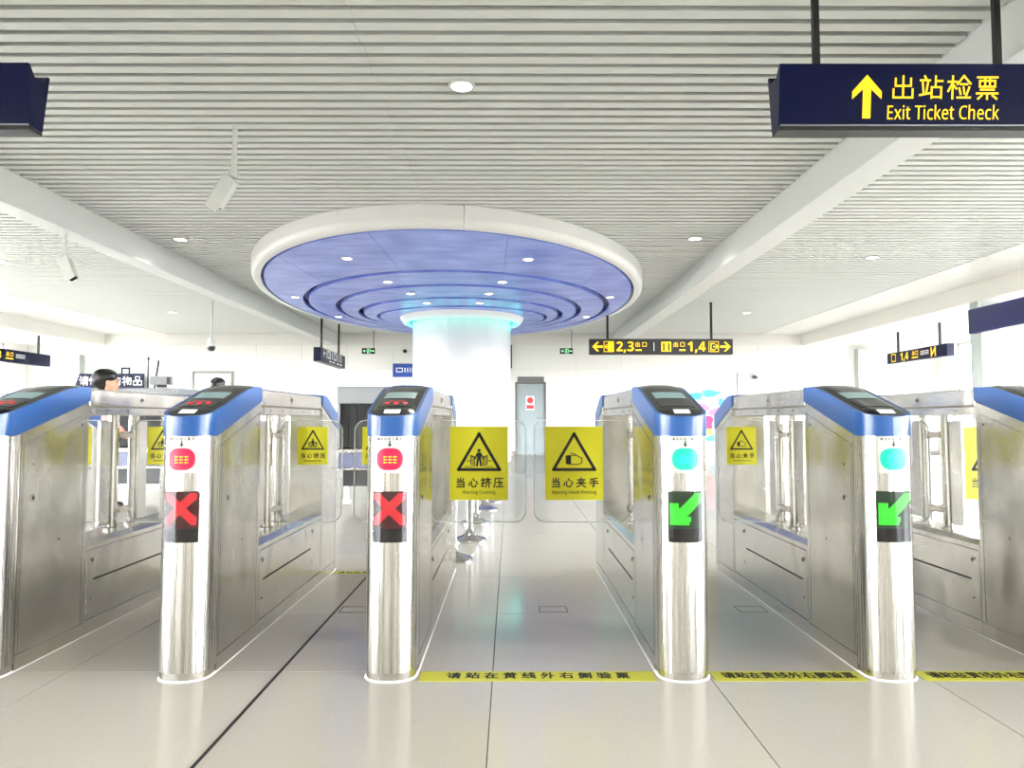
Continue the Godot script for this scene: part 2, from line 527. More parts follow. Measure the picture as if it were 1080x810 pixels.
func side_wall(called: String, x: float, sg: int, label: String) -> void:
	var w := thing(called, label, "wall", Vector3.ZERO, "", "structure")
	var st := mb()
	var xa := x
	var xb := x + 0.22 * sg
	bx(st, xa, xb, 0, 0.35, -19.6, 6.2)
	bx(st, xa, xb, 2.95, 3.7, -19.6, 6.2)
	bx(st, xa, xb, 0.35, 2.95, 5.4, 6.2)
	bx(st, xa, xb, 0.35, 2.95, -19.6, -18.6)
	for k in 9:
		var z := 3.0 - 2.4 * k
		bx(st, xa, xb, 0.35, 2.95, z - 0.12, z + 0.12)
	obj("wall_core", st, M.wall_white, w)
	var s2 := mb()
	var s3 := mb()
	for k in 10:
		var z1 := 5.4 if k == 0 else 3.0 - 2.4 * (k - 1) - 0.12
		var z0 := 3.0 - 2.4 * k + 0.12 if k < 9 else -18.6
		if z1 - z0 < 0.1: continue
		bx(s2, x + 0.1 * sg, x + 0.106 * sg, 0.35, 2.95, z0, z1)
		for e in [[z0, z0 + 0.05], [z1 - 0.05, z1], [(z0 + z1) / 2 - 0.025, (z0 + z1) / 2 + 0.025]]:
			bx(s3, x + 0.07 * sg, x + 0.14 * sg, 0.35, 2.95, e[0], e[1], 0.004)
		for e in [[0.35, 0.41], [2.89, 2.95]]:
			bx(s3, x + 0.07 * sg, x + 0.14 * sg, e[0], e[1], z0, z1, 0.004)
	obj("window_pane", s2, M.window_glass, w)
	obj("window_frame", s3, M.camera_white, w)

func front_wall() -> void:
	var w := thing("wall_front", "white wall with glazed doorways behind the viewer", "wall", Vector3.ZERO, "", "structure")
	var holes := [[-11.0, -8.0], [7.0, 10.2]]
	var st := mb()
	bx(st, -13.4, 11.9, 2.6, 3.7, 6.0, 6.22)
	var x := -13.4
	for h in holes:
		bx(st, x, h[0], 0, 2.6, 6.0, 6.22)
		x = h[1]
	bx(st, x, 11.9, 0, 2.6, 6.0, 6.22)
	obj("wall_core", st, M.wall_white, w)
	for h in holes:
		var s := mb()
		bx(s, h[0], h[1], 0, 2.6, 6.1, 6.106)
		obj("window_pane", s, M.window_glass, w)
		s = mb()
		bx(s, h[0], h[1], 2.1, 2.18, 6.07, 6.14)
		bx(s, h[0], h[1], 0, 0.1, 6.07, 6.14)
		for k in 3:
			var xx: float = h[0] + (h[1] - h[0]) * k / 2
			bx(s, xx - 0.04, xx + 0.04, 0, 2.6, 6.07, 6.14)
		obj("window_frame", s, M.frame_grey, w)

func blade(st: SurfaceTool, sec: PackedVector2Array, x0: float, x1: float, at: Vector3) -> void:
	for i in sec.size():
		var a := sec[i]
		var b := sec[(i + 1) % sec.size()]
		var n := Vector3(0, (a + b).y / 2 - 0.06, (a + b).x / 2)
		quad(st, at + Vector3(x0, a.y, a.x), at + Vector3(x1, a.y, a.x), at + Vector3(x1, b.y, b.x), at + Vector3(x0, b.y, b.x), n)
	for x in [x0, x1]:
		for i in range(1, sec.size() - 1):
			tri(st, at + Vector3(x, sec[0].y, sec[0].x), at + Vector3(x, sec[i].y, sec[i].x), at + Vector3(x, sec[i + 1].y, sec[i + 1].x), Vector3(-1 if x == x0 else 1, 0, 0))

func ceiling() -> void:
	var pitch := 0.133
	# blade section: flat underside, sides leaning inwards
	var sec := PackedVector2Array([Vector2(0.020, 0.09), Vector2(0.0415, 0.003), Vector2(0.0385, 0.0), Vector2(-0.0385, 0.0), Vector2(-0.0415, 0.003), Vector2(-0.020, 0.09)])
	var bays := [["ceiling_middle", "white slatted ceiling bay above the gates and round column", [-4.75, -0.93, 2.82]], ["ceiling_left", "white slatted ceiling bay beyond the beam above the security machines", [-9.4, -5.0]], ["ceiling_right", "white slatted ceiling bay beyond the beam on the exit side", [3.12, 6.84]]]
	for b in bays:
		var c := thing(b[0], b[1], "ceiling", Vector3.ZERO, "", "structure")
		var edges: Array = b[2]
		var rest := mb()
		for k in edges.size() - 1:
			var x0: float = edges[k] + 0.0015
			var x1: float = edges[k + 1] - 0.0015
			var s := mb()
			blade(s, sec, x0, x1, Vector3.ZERO)
			var mesh := done(s)
			for i in range(-78, 120):
				var z := -3.9 - i * pitch
				if z < -19.3 or z > 5.9: continue
				var jog := 0.0
				if b[0] == "ceiling_middle": jog = 0.008 * ((i * 5) % 3 - 1)
				if i >= -2 and z > -11.5:
					inst("slat", mesh, M.slat, c, Vector3(jog, CEIL, z))
				else:
					blade(rest, sec, x0, x1, Vector3(0, CEIL, z))
		obj("distant_slats", rest, M.slat, c).set_meta("kind", "stuff")
	var st := mb()
	bx(st, -13.4, 11.9, CEIL + 0.16, CEIL + 0.4, -19.75, 6.22)
	one("ceiling", st, M.plenum, "dark grey ceiling slab seen between the white slats", "ceiling", Vector3.ZERO, "", "structure")
	# dropped beams along the hall
	for b in [[2.82, 3.12, "smooth white dropped beam beside the exit ticket check sign"], [-5.0, -4.75, "smooth white dropped beam above the security machines"]]:
		st = mb()
		bx(st, b[0], b[1], 2.985, CEIL + 0.17, -19.45, 6.05, 0.006)
		one("trim_1" if b[0] > 0 else "trim_2", st, M.beam_white, b[2], "beam", Vector3.ZERO, "", "structure")
	# plain panels and soffits outside the slatted bays
	st = mb()
	bx(st, 6.84, 8.02, CEIL - 0.01, CEIL + 0.17, -19.45, 6.05, 0.004)
	one("trim_3", st, M.panel_white, "flat white ceiling strip between slats and exit side soffit", "ceiling", Vector3.ZERO, "", "structure")
	st = mb()
	bx(st, -11.1, -9.4, CEIL - 0.01, CEIL + 0.17, -19.45, 6.05, 0.004)
	one("trim_4", st, M.panel_white, "flat white ceiling strip between slats and security side soffit", "ceiling", Vector3.ZERO, "", "structure")
	var so := thing("trim_5", "lower white soffit along the exit side wall", "soffit", Vector3.ZERO, "", "structure")
	st = mb()
	bx(st, 8.045, 11.9, 2.985, CEIL + 0.17, -19.45, 6.05, 0.004)
	obj("soffit", st, M.panel_white, so)
	st = mb()
	bx(st, 8.0, 8.018, 2.985, CEIL + 0.17, -19.45, 6.05)
	obj("edge_board", st, M.panel_white, so)
	so = thing("trim_6", "lower white soffit along the security side wall", "soffit", Vector3.ZERO, "", "structure")
	st = mb()
	bx(st, -13.4, -11.145, 2.985, CEIL + 0.17, -19.45, 6.05, 0.004)
	obj("soffit", st, M.panel_white, so)
	st = mb()
	bx(st, -11.118, -11.1, 2.985, CEIL + 0.17, -19.45, 6.05)
	obj("edge_board", st, M.panel_white, so)

func ring_seg(st: SurfaceTool, o: Array, i: Array, a0: float, a1: float, y0: float, y1: float, n := 8) -> void:
	# piece of a flat oval ring; o and i are [centre z, half width x, half length z]
	var xc := -0.97
	for k in n:
		var p := []
		for a in [a0 + (a1 - a0) * k / n, a0 + (a1 - a0) * (k + 1) / n]:
			for e in [o, i]:
				p.append(Vector2(xc + cos(a) * e[1], e[0] + sin(a) * e[2]))
		var f := func(q: Vector2, y: float) -> Vector3: return Vector3(q.x, y, q.y)
		quad(st, f.call(p[0], y0), f.call(p[2], y0), f.call(p[3], y0), f.call(p[1], y0), Vector3.DOWN)
		quad(st, f.call(p[0], y1), f.call(p[2], y1), f.call(p[3], y1), f.call(p[1], y1), Vector3.UP)
		var am := a0 + (a1 - a0) * (k + 0.5) / n
		var outw := Vector3(cos(am) / o[1], 0, sin(am) / o[2])
		quad(st, f.call(p[0], y0), f.call(p[2], y0), f.call(p[2], y1), f.call(p[0], y1), outw)
		quad(st, f.call(p[1], y0), f.call(p[3], y0), f.call(p[3], y1), f.call(p[1], y1), -outw)
		if k == 0: quad(st, f.call(p[0], y0), f.call(p[1], y0), f.call(p[1], y1), f.call(p[0], y1), Vector3(sin(a0), 0, -cos(a0)))
		if k == n - 1: quad(st, f.call(p[2], y0), f.call(p[3], y0), f.call(p[3], y1), f.call(p[2], y1), Vector3(-sin(a1), 0, cos(a1)))

func canopy_and_column() -> void:
	var c := thing("ceiling_canopy", "round ceiling canopy with white rim and concentric blue rings around the column", "canopy", Vector3.ZERO, "", "thing")
	var rings := [[-12.88, 3.06, 5.03], [-13.64, 2.73, 3.59], [-13.9, 2.25, 2.86], [-14.19, 1.92, 2.06], [-14.45, 1.66, 1.5], [-14.5, 1.3, 1.14]]
	var y := 3.065
	# white curved rim, in segments
	var prof := [Vector2(0.185, 0.24), Vector2(0.185, 0.09), Vector2(0.178, 0.045), Vector2(0.155, 0.012), Vector2(0.12, 0.0), Vector2(0.045, 0.0), Vector2(0.045, 0.24)]
	for s in 14:
		var st := mb()
		st.set_smooth_group(0)
		var a0 := TAU * (s + 0.18) / 14 + 0.0007
		var a1 := TAU * (s + 1.18) / 14 - 0.0007
		for k in 10:
			for i in prof.size() - 1:
				if i in [0, 5]: st.set_smooth_group(i + 3)
				elif i == 4: st.set_smooth_group(2)
				else: st.set_smooth_group(1)
				var q := []
				for a in [a0 + (a1 - a0) * k / 10, a0 + (a1 - a0) * (k + 1) / 10]:
					for w in [prof[i], prof[i + 1]]:
						q.append(Vector3(-0.97 + cos(a) * (3.06 + w.x), y + w.y, -12.88 + sin(a) * (5.03 + w.x)))
				var am := a0 + (a1 - a0) * (k + 0.5) / 10
				var t: Vector2 = prof[i + 1] - prof[i]
				var nn := Vector3(cos(am) * -t.y, t.x, sin(am) * -t.y)
				quad(st, q[0], q[2], q[3], q[1], nn)
		obj("rim_panel", st, M.rim_white, c)
	# dark backing above the slots between rings
	var bk := mb()
	ring_seg(bk, [-12.88, 3.12, 5.09], [-14.5, 1.02, 1.02], 0, TAU, y + 0.09, y + 0.1, 72)
	obj("backing", bk, M.slot_blue, c)
	# each blue ring is a row of panels, the next ring a little lower
	for r in 5:
		var o: Array = rings[r]
		var i2: Array = rings[r + 1] if r < 4 else [-14.5, 1.12, 1.12]
		var gap := 0.10 if r < 3 else 0.07
		var inner := [i2[0], i2[1] + gap, i2[2] + gap] if r < 4 else i2
		var np: int = [12, 12, 10, 8, 8][r]
		for s in np:
			var st := mb()
			var a0: float = TAU * (s + 0.4 + 0.13 * r) / np + 0.0009
			var a1: float = TAU * (s + 1.4 + 0.13 * r) / np - 0.0009
			ring_seg(st, o, inner, a0, a1, y - 0.012 * r, y + 0.06 - 0.012 * r, 8)
			obj("ring_panel", st, M["ring_%d" % mini(r, 3)], c)
	# column
	var col := thing("column", "thick round white column under the blue ringed canopy", "column", Vector3(-0.985, 0, -14.5), "", "structure")
	for s in 8:
		var st := mb()
		st.set_smooth_group(0)
		for k in 8:
			var a0 := TAU * (s + k / 8.0 * 0.998) / 8 + 0.2
			var a1 := TAU * (s + (k + 1) / 8.0 * 0.998) / 8 + 0.2
			var d0 := Vector3(cos(a0), 0, sin(a0))
			var d1 := Vector3(cos(a1), 0, sin(a1))
			quad(st, d0, d1, d1 + Vector3(0, 3.2, 0), d0 + Vector3(0, 3.2, 0), d0 + d1)
		obj("panel", st, M.column_white, col)
	var core := mb()
	lathe(core, [Vector2(0.98, 0), Vector2(0.98, 3.2)], 40)
	obj("core", core, M.column_white, col)
	var b := mb()
	lathe(b, [Vector2(1.015, 0), Vector2(1.015, 0.12), Vector2(0.995, 0.125)], 48)
	obj("skirting", b, M.steel, col)
	var cl := mb()
	lathe(cl, [Vector2(1.06, 2.94), Vector2(1.10, 2.90), Vector2(1.15, 2.885), Vector2(1.20, 2.91), Vector2(1.245, 2.97), Vector2(1.27, 3.04), Vector2(1.27, 3.12)], 64)
	obj("collar", cl, M.rim_white, col)
	var cv := mb()
	lathe(cv, [Vector2(1.045, 2.945), Vector2(1.045, 2.985), Vector2(1.01, 2.985)], 64)
	obj("cove_light", cv, M.cove_teal, col)
	for k in 24:
		var l := OmniLight3D.new()
		l.name = "cove_lamp"
		l.light_color = Color(0.1, 0.9, 0.85)
		l.light_energy = 0.04
		l.omni_range = 6.0
		l.shadow_enabled = true
		l.light_size = 0.08
		col.add_child(l, true)
		var a := TAU * k / 24 + 0.3
		l.position = Vector3(cos(a) * 1.15, 2.86, sin(a) * 1.15)

# ------------------------------------------------------------------ ticket gates
const HW := 0.095
func nose_z(x: float, w := HW, d := 0.085) -> float:
	var t := minf(absf(x) / w, 1.0)
	return -d + d * pow(1.0 - pow(t, 2.3), 1.0 / 2.3)

func outline(w: float, d: float, s_end: float, off := 0.0) -> PackedVector2Array:
	# plan of one gate end, (x, z): side, round nose, side; nose tip at z = 0
	var p := PackedVector2Array()
	p.append(Vector2(-w - off, -s_end))
	var n := 20
	for k in n + 1:
		var a := PI - PI * k / n
		var cx := cos(a)
		var e := 2.0 / 2.3
		var x := signf(cx) * pow(absf(cx), e) * (w + off)
		var z := -d + pow(absf(sin(a)), e) * (d + off)
		p.append(Vector2(x, z))
	p.append(Vector2(w + off, -s_end))
	return p

func cap_top(s: float) -> float:
	var t := clampf((s - 0.36) / 0.16, 0.0, 1.0)
	return 0.958 + 0.30 * s - 0.30 * 0.16 * t * t * 0.5 - 0.30 * maxf(s - 0.52, 0.0)

func cap_bot(s: float) -> float:
	return 0.886 + 0.30 * maxf(s - 0.085, 0.0) if s > 0.085 else 0.886

var GM := {}

func walls(st: SurfaceTool, p: PackedVector2Array, y0: Callable, y1: Callable, smooth := true) -> void:
	for i in p.size() - 1:
		var a := p[i]
		var b := p[i + 1]
		var mid := (a + b) / 2
		st.set_smooth_group(2 if smooth else -1)
		var n := Vector3(-(b - a).y, 0, (b - a).x)
		if n.dot(Vector3(mid.x, 0, mid.y + 0.12)) < 0: n = -n
		# long sides in steps so that sloping edges follow
		var steps := 1 if a.distance_to(b) < 0.1 else 6
		for k in steps:
			var u := a.lerp(b, float(k) / steps)
			var v := a.lerp(b, float(k + 1) / steps)
			quad(st, Vector3(u.x, y0.call(-u.y), u.y), Vector3(v.x, y0.call(-v.y), v.y), Vector3(v.x, y1.call(-v.y), v.y), Vector3(u.x, y1.call(-u.y), u.y), n)
	st.set_smooth_group(-1)

func gate_meshes() -> void:
	var st: SurfaceTool
	var zero := func(_s): return 0.0
	var low := func(_s): return 0.032
	# round brushed column at the end
	st = mb()
	walls(st, outline(HW, 0.085, 0.112), low, func(s): return cap_bot(s) + 0.004)
	GM.nose = done(st)
	st = mb()
	walls(st, outline(HW, 0.085, 0.112, -0.003), zero, func(_s): return 0.03)
	GM.nose_base = done(st)
	# cabinet core (recessed: shows in the joints)
	st = mb()
	var side := PackedVector2Array([Vector2(0.10, 0.0), Vector2(0.55, 0.0)])
	for k in 7:
		var s := 0.55 - 0.45 * k / 6
		side.append(Vector2(s, cap_bot(s) + 0.004))
	slab(st, side, -0.089, 0.089, func(u, v, w): return Vector3(w, v, -u))
	GM.core = done(st)
	st = mb()
	bx(st, -0.094, 0.094, 0.36, 1.03, -0.552, -0.5495, 0.001)
	GM.end_plate = done(st)
	# side skin: frame strips around the door, and the door itself
	var door := PackedVector2Array([Vector2(0.135, 0.062), Vector2(0.522, 0.062), Vector2(0.522, cap_bot(0.522) - 0.048), Vector2(0.135, cap_bot(0.135) - 0.048)])
	st = mb()
	slab(st, door, 0.086, HW, func(u, v, w): return Vector3(w, v, -u))
	GM.door = done(st)
	st = mb()
	var g := 0.004
	var strips := [
		PackedVector2Array([Vector2(0.116, 0.0), Vector2(0.549, 0.0), Vector2(0.549, 0.062 - g), Vector2(0.116, 0.062 - g)]),
		PackedVector2Array([Vector2(0.116, 0.062), Vector2(0.135 - g, 0.062), Vector2(0.135 - g, cap_bot(0.135) - 0.05), Vector2(0.116, cap_bot(0.116) - 0.05)]),
		PackedVector2Array([Vector2(0.522 + g, 0.062), Vector2(0.549, 0.062), Vector2(0.549, cap_bot(0.549) - 0.05), Vector2(0.522 + g, cap_bot(0.522) - 0.05)]),
		PackedVector2Array([Vector2(0.116, cap_bot(0.116) - 0.048 + g), Vector2(0.549, cap_bot(0.549) - 0.048 + g), Vector2(0.549, cap_bot(0.549) + 0.002), Vector2(0.116, cap_bot(0.116) + 0.002)])]
	for p in strips:
		slab(st, p, 0.086, HW, func(u, v, w): return Vector3(w, v, -u))
	GM.frame = done(st)
	# blue cap
	st = mb()
	var oc := outline(HW, 0.085, 0.555, 0.0025)
	walls(st, oc, cap_bot, cap_top)
	var ic := outline(HW, 0.085, 0.545, -0.010)
	for i in oc.size() - 1:
		var f := func(q: Vector2) -> Vector3: return Vector3(q.x, cap_top(-q.y), q.y)
		var steps := 1 if oc[i].distance_to(oc[i + 1]) < 0.1 else 8
		for k in steps:
			var u0 := oc[i].lerp(oc[i + 1], float(k) / steps)
			var u1 := oc[i].lerp(oc[i + 1], float(k + 1) / steps)
			var v0 := ic[i].lerp(ic[i + 1], float(k) / steps)
			var v1 := ic[i].lerp(ic[i + 1], float(k + 1) / steps)
			quad(st, f.call(u0), f.call(u1), f.call(v1), f.call(v0), Vector3.UP)
	quad(st, Vector3(-HW - 0.0025, cap_bot(0.555), -0.555), Vector3(HW + 0.0025, cap_bot(0.555), -0.555), Vector3(HW + 0.0025, cap_top(0.555), -0.555), Vector3(-HW - 0.0025, cap_top(0.555), -0.555), Vector3(0, 0, -1))
	GM.cap = done(st)
	# black reader top, slightly domed
	st = mb()
	st.set_smooth_group(0)
	var rows := 22
	var sa := 0.0135
	for k in rows:
		var s0 := sa + (0.545 - sa) * pow(float(k) / rows, 1.5)
		var s1 := sa + (0.545 - sa) * pow(float(k + 1) / rows, 1.5)
		for j in 8:
			var q := []
			for s in [s0, s1]:
				var hw := half_at(s)
				for jj in [j, j + 1]:
					q.append(top_at(hw * (jj / 4.0 - 1.0), s, hw))
			quad(st, q[0], q[1], q[3], q[2], Vector3.UP)
	GM.reader = done(st)
	# patches on the reader top
	GM.lcd = done(top_patch(0.215, 0.305, 0.062))
	GM.strip = done(top_patch(0.10, 0.185, 0.066))
	GM.sensor = done(top_patch(0.028, 0.062, 0.030))
	st = mb()
	var mt := func(x: float, yv: float) -> Vector3: return top_at(x, yv, half_at(yv)) + Vector3(0, 0.0024, 0.0)
	for c in [[-0.035, 0.14], [0.0, 0.135], [0.035, 0.14]]:
		p_disc(st, Vector2(c[0], c[1]), 0.010, mt, Vector3.UP, 12, 0.014)
	p_line(st, Vector2(-0.03, 0.165), Vector2(0.03, 0.165), 0.006, mt, Vector3.UP)
	GM.icons = done(st)
	# front print and displays, wrapped on the round column
	var mn := func(lift: float) -> Callable:
		return func(x: float, yv: float) -> Vector3: return Vector3(x, yv, nose_z(x) + lift)
	GM.label = done(nose_patch(rrect(-0.052, 0.052, 0.752, 0.884, 0.004), mn.call(0.0008), 0.0008))
	GM.pill = done(nose_patch(rrect(-0.047, 0.047, 0.763, 0.842, 0.034), mn.call(0.006), 0.006))
	var fwd := Vector3(0, 0, 1)
	st = mb()
	p_text(st, "请在此投入票卡", Vector2(-0.047, 0.881), 0.0105, 0.0135, 0.0011, mn.call(0.0016), fwd)
	GM.label_text = done(st)
	st = mb()
	p_line(st, Vector2(0, 0.866), Vector2(0, 0.856), 0.006, mn.call(0.0016), fwd)
	p_poly(st, PackedVector2Array([Vector2(-0.009, 0.857), Vector2(0.009, 0.857), Vector2(0, 0.846)]), mn.call(0.0016), fwd)
	GM.label_arrow = done(st)
	st = mb()
	for i in 3:
		for j in 3:
			p_disc(st, Vector2(-0.018 + 0.018 * i, 0.790 + 0.0105 * j), 0.004, mn.call(0.0068), fwd, 8, 0.003)
			p_disc(st, Vector2(-0.011 + 0.018 * i, 0.790 + 0.0105 * j), 0.0022, mn.call(0.0068), fwd, 8)
	GM.pill_dots = done(st)
	# display: black window with a grid of lamps
	st = mb()
	for k in 8:
		var x0 := -0.0625 + 0.125 * k / 8
		var x1 := -0.0625 + 0.125 * (k + 1) / 8
		var mm: Callable = mn.call(0.0025)
		tri(st, mm.call(x0, 0.50), mm.call(x1, 0.50), mm.call(x1, 0.685), fwd, Vector2(k / 8.0, 1), Vector2((k + 1) / 8.0, 1), Vector2((k + 1) / 8.0, 0))
		tri(st, mm.call(x0, 0.50), mm.call(x1, 0.685), mm.call(x0, 0.685), fwd, Vector2(k / 8.0, 1), Vector2((k + 1) / 8.0, 0), Vector2(k / 8.0, 0))
	GM.display = done(st)
	st = mb()
	for e in [[-0.0625, -1.0], [0.0625, 1.0]]:
		var zz: float = nose_z(e[0])
		quad(st, Vector3(e[0], 0.50, zz + 0.0025), Vector3(e[0], 0.685, zz + 0.0025), Vector3(e[0], 0.685, zz - 0.004), Vector3(e[0], 0.50, zz - 0.004), Vector3(e[1], 0, 0))
	GM.bezel = done(st)
	# lock: ring with dark keyhole; screw hole
	st = mb()
	rod(st, Vector3(-0.004, 0, 0), Vector3(0.0035, 0, 0), 0.0125, 16)
	GM.lock = done(st)
	st = mb()
	rod(st, Vector3(0, 0, 0), Vector3(0.0042, 0, 0), 0.0075, 12)
	GM.keyhole = done(st)
	st = mb()
	rod(st, Vector3(-0.004, 0, 0), Vector3(0.0008, 0, 0), 0.0048, 8)
	GM.hole = done(st)
	# middle
	st = mb()
	bx(st, -0.084, 0.084, 0.0, 0.385, -0.583, 0.453)
	GM.mid_core = done(st)
	st = mb()
	bx(st, -HW, HW, 0.372, 0.392, -0.583, 0.453, 0.0)
	var cs := PackedVector2Array([Vector2(-HW, 0.392), Vector2(HW, 0.392), Vector2(0.07, 0.412), Vector2(-0.07, 0.412)])
	slab(st, cs, -0.583, 0.453, func(u, v, w): return Vector3(u, v, w))
	GM.sill = done(st)
	st = mb()
	bx(st, 0.08, HW, 0.066, 0.367, -0.570, 0.440, 0.001)
	GM.lower_panel = done(st)
	st = mb()
	bx(st, 0.08, HW, 0.0, 0.062, -0.583, 0.453, 0.001)
	bx(st, 0.08, HW, 0.062, 0.372, -0.583, -0.574)
	bx(st, 0.08, HW, 0.062, 0.372, 0.444, 0.453)
	GM.lower_frame = done(st)
	st = mb()
	bx(st, 0.09, HW + 0.0012, 0.231, 0.239, -0.36, 0.39)
	GM.slot = done(st)
	st = mb()
	bx(st, -0.0915, 0.0915, 1.006, 1.084, -0.583, 0.449, 0.006)
	GM.rail = done(st)
	st = mb()
	bx(st, -0.086, 0.086, 0.968, 1.005, -0.583, 0.453, 0.002)
	GM.rail_strip = done(st)
	st = mb()
	lathe(st, [Vector2(0.036, 0), Vector2(0.036, 0.010), Vector2(0.025, 0.014), Vector2(0.025, 0.56)], 20)
	GM.post = done(st)
	st = mb()
	box(st, Vector3(0, 0.265, 0), Vector3(0.014, 0.50, 0.10), 0.003)
	GM.plate = done(st)
	st = mb()
	var cp := caulk_path()
	for i in cp.size():
		var a := cp[i]
		var b := cp[(i + 1) % cp.size()]
		var n2 := Vector2((b - a).y, -(b - a).x).normalized()
		if n2.dot((a + b) / 2) < 0: n2 = -n2
		var A := Vector3(a.x, 0.0, a.y)
		var B := Vector3(b.x, 0.0, b.y)
		var o := Vector3(n2.x, 0, n2.y)
		quad(st, A + o * 0.004, B + o * 0.004, B + Vector3(0, 0.006, 0) - o * 0.003, A + Vector3(0, 0.006, 0) - o * 0.003, o + Vector3.UP)
	GM.caulk = done(st)

func caulk_path() -> PackedVector2Array:
	var p := PackedVector2Array()
	for q in outline(HW, 0.085, 0.112, 0.0): p.append(Vector2(q.x, 1.005 + q.y))
	var back := outline(HW, 0.085, 0.112, 0.0)
	for i in back.size():
		var q := back[i]
		p.append(Vector2(-q.x, -1.005 - q.y * 0.76))
	return p

func half_at(s: float) -> float:
	# half width of the reader top at distance s behind the nose tip
	var d := 0.085
	var w := HW - 0.011
	if s >= d: return w
	return maxf(w * pow(1.0 - pow((d - s) / (d - 0.010), 2.3), 1.0 / 2.3) if s > 0.0101 else 0.0, 0.004)

func top_at(x: float, s: float, hw: float) -> Vector3:
	var t := x / maxf(hw, 0.01)
	var edge := clampf((s - 0.012) / 0.06, 0.0, 1.0) * clampf((0.545 - s) / 0.05, 0.0, 1.0)
	return Vector3(x, cap_top(s) - 0.0005 + 0.009 * (1.0 - t * t * t * t) * edge, -s)

func top_patch(s0: float, s1: float, w: float) -> SurfaceTool:
	var st := mb()
	for k in 4:
		for j in 6:
			var q := []
			for s in [s0 + (s1 - s0) * k / 4, s0 + (s1 - s0) * (k + 1) / 4]:
				for jj in [j, j + 1]:
					q.append(top_at(w * (jj / 3.0 - 1.0), s, HW - 0.011) + Vector3(0, 0.0014, 0))
			quad(st, q[0], q[1], q[3], q[2], Vector3.UP)
	return st

func nose_patch(poly: PackedVector2Array, m: Callable, thick: float) -> SurfaceTool:
	# cut into strips so that it bends round the column
	var st := mb()
	var x0 := 1e9
	var x1 := -1e9
	for p in poly:
		x0 = minf(x0, p.x); x1 = maxf(x1, p.x)
	var n := 10
	for k in n:
		var a := x0 + (x1 - x0) * k / n
		var b := x0 + (x1 - x0) * (k + 1) / n
		for piece in Geometry2D.intersect_polygons(poly, PackedVector2Array([Vector2(a, 0), Vector2(b, 0), Vector2(b, 2), Vector2(a, 2)])):
			p_poly(st, piece, m, Vector3(0, 0, 1))
	for i in poly.size():
		var p := poly[i]
		var q := poly[(i + 1) % poly.size()]
		var steps := 1 if p.distance_to(q) < 0.03 else 8
		for k in steps:
			var u := p.lerp(q, float(k) / steps)
			var v := p.lerp(q, float(k + 1) / steps)
			var A: Vector3 = m.call(u.x, u.y)
			var B: Vector3 = m.call(v.x, v.y)
			quad(st, A, B, B - Vector3(0, 0, thick), A - Vector3(0, 0, thick), Vector3((q - p).y, -(q - p).x, 0))
	return st

func display_mat(called: String, green: bool) -> StandardMaterial3D:
	# lamp grid: 20 x 30 lamps of 5 x 5 pixels
	var im := Image.create(100, 150, false, Image.FORMAT_RGB8)
	im.fill(Color(0.0, 0.0, 0.0))
	for j in 30:
		for i in 20:
			var x := (i + 0.5) / 20.0
			var y := (j + 0.5) / 20.0
			var on := false
			if green:
				# broad arrow to the lower left
				var u := (x - y) * 0.5 + 0.5
				var d := absf((x + y) - 1.06)
				on = (d < 0.22 and x > 0.16 and y > 0.06 and y < 0.9) and y < 1.0
				if x < 0.30 and x > 0.06 and y > 0.36 and y < 0.98: on = on or (y > 0.36)
				if y > 0.74 and y < 0.98 and x > 0.06 and x < 0.66 - (y - 0.74) * 0.2: on = true
				if u > 2.0: on = false
			else:
				on = (absf(x - y) < 0.19 or absf(x + y - 1.0) < 0.19) and y < 0.98 and x > 0.04 and x < 0.96 and y > 0.03
			var c := Color(0, 0, 0)
			if on: c = Color(0.25, 1.0, 0.2) if green else Color(1.0, 0.16, 0.2)
			elif y < 1.1: c = Color(0.0, 0.24, 0.03) if green else Color(0.34, 0.0, 0.02)
			im.fill_rect(Rect2i(i * 5 + 1, j * 5 + 1, 3, 3), c)
			if on: im.fill_rect(Rect2i(i * 5, j * 5, 1, 5), c * 0.55)
			if on: im.fill_rect(Rect2i(i * 5, j * 5, 5, 1), c * 0.55)
	var m := mat(called, Color(0.012, 0.012, 0.014), 0.1)
	m.emission_enabled = true
	m.emission = Color.BLACK
	m.emission_texture = ImageTexture.create_from_image(im)
	m.emission_energy_multiplier = 4.5
	return m

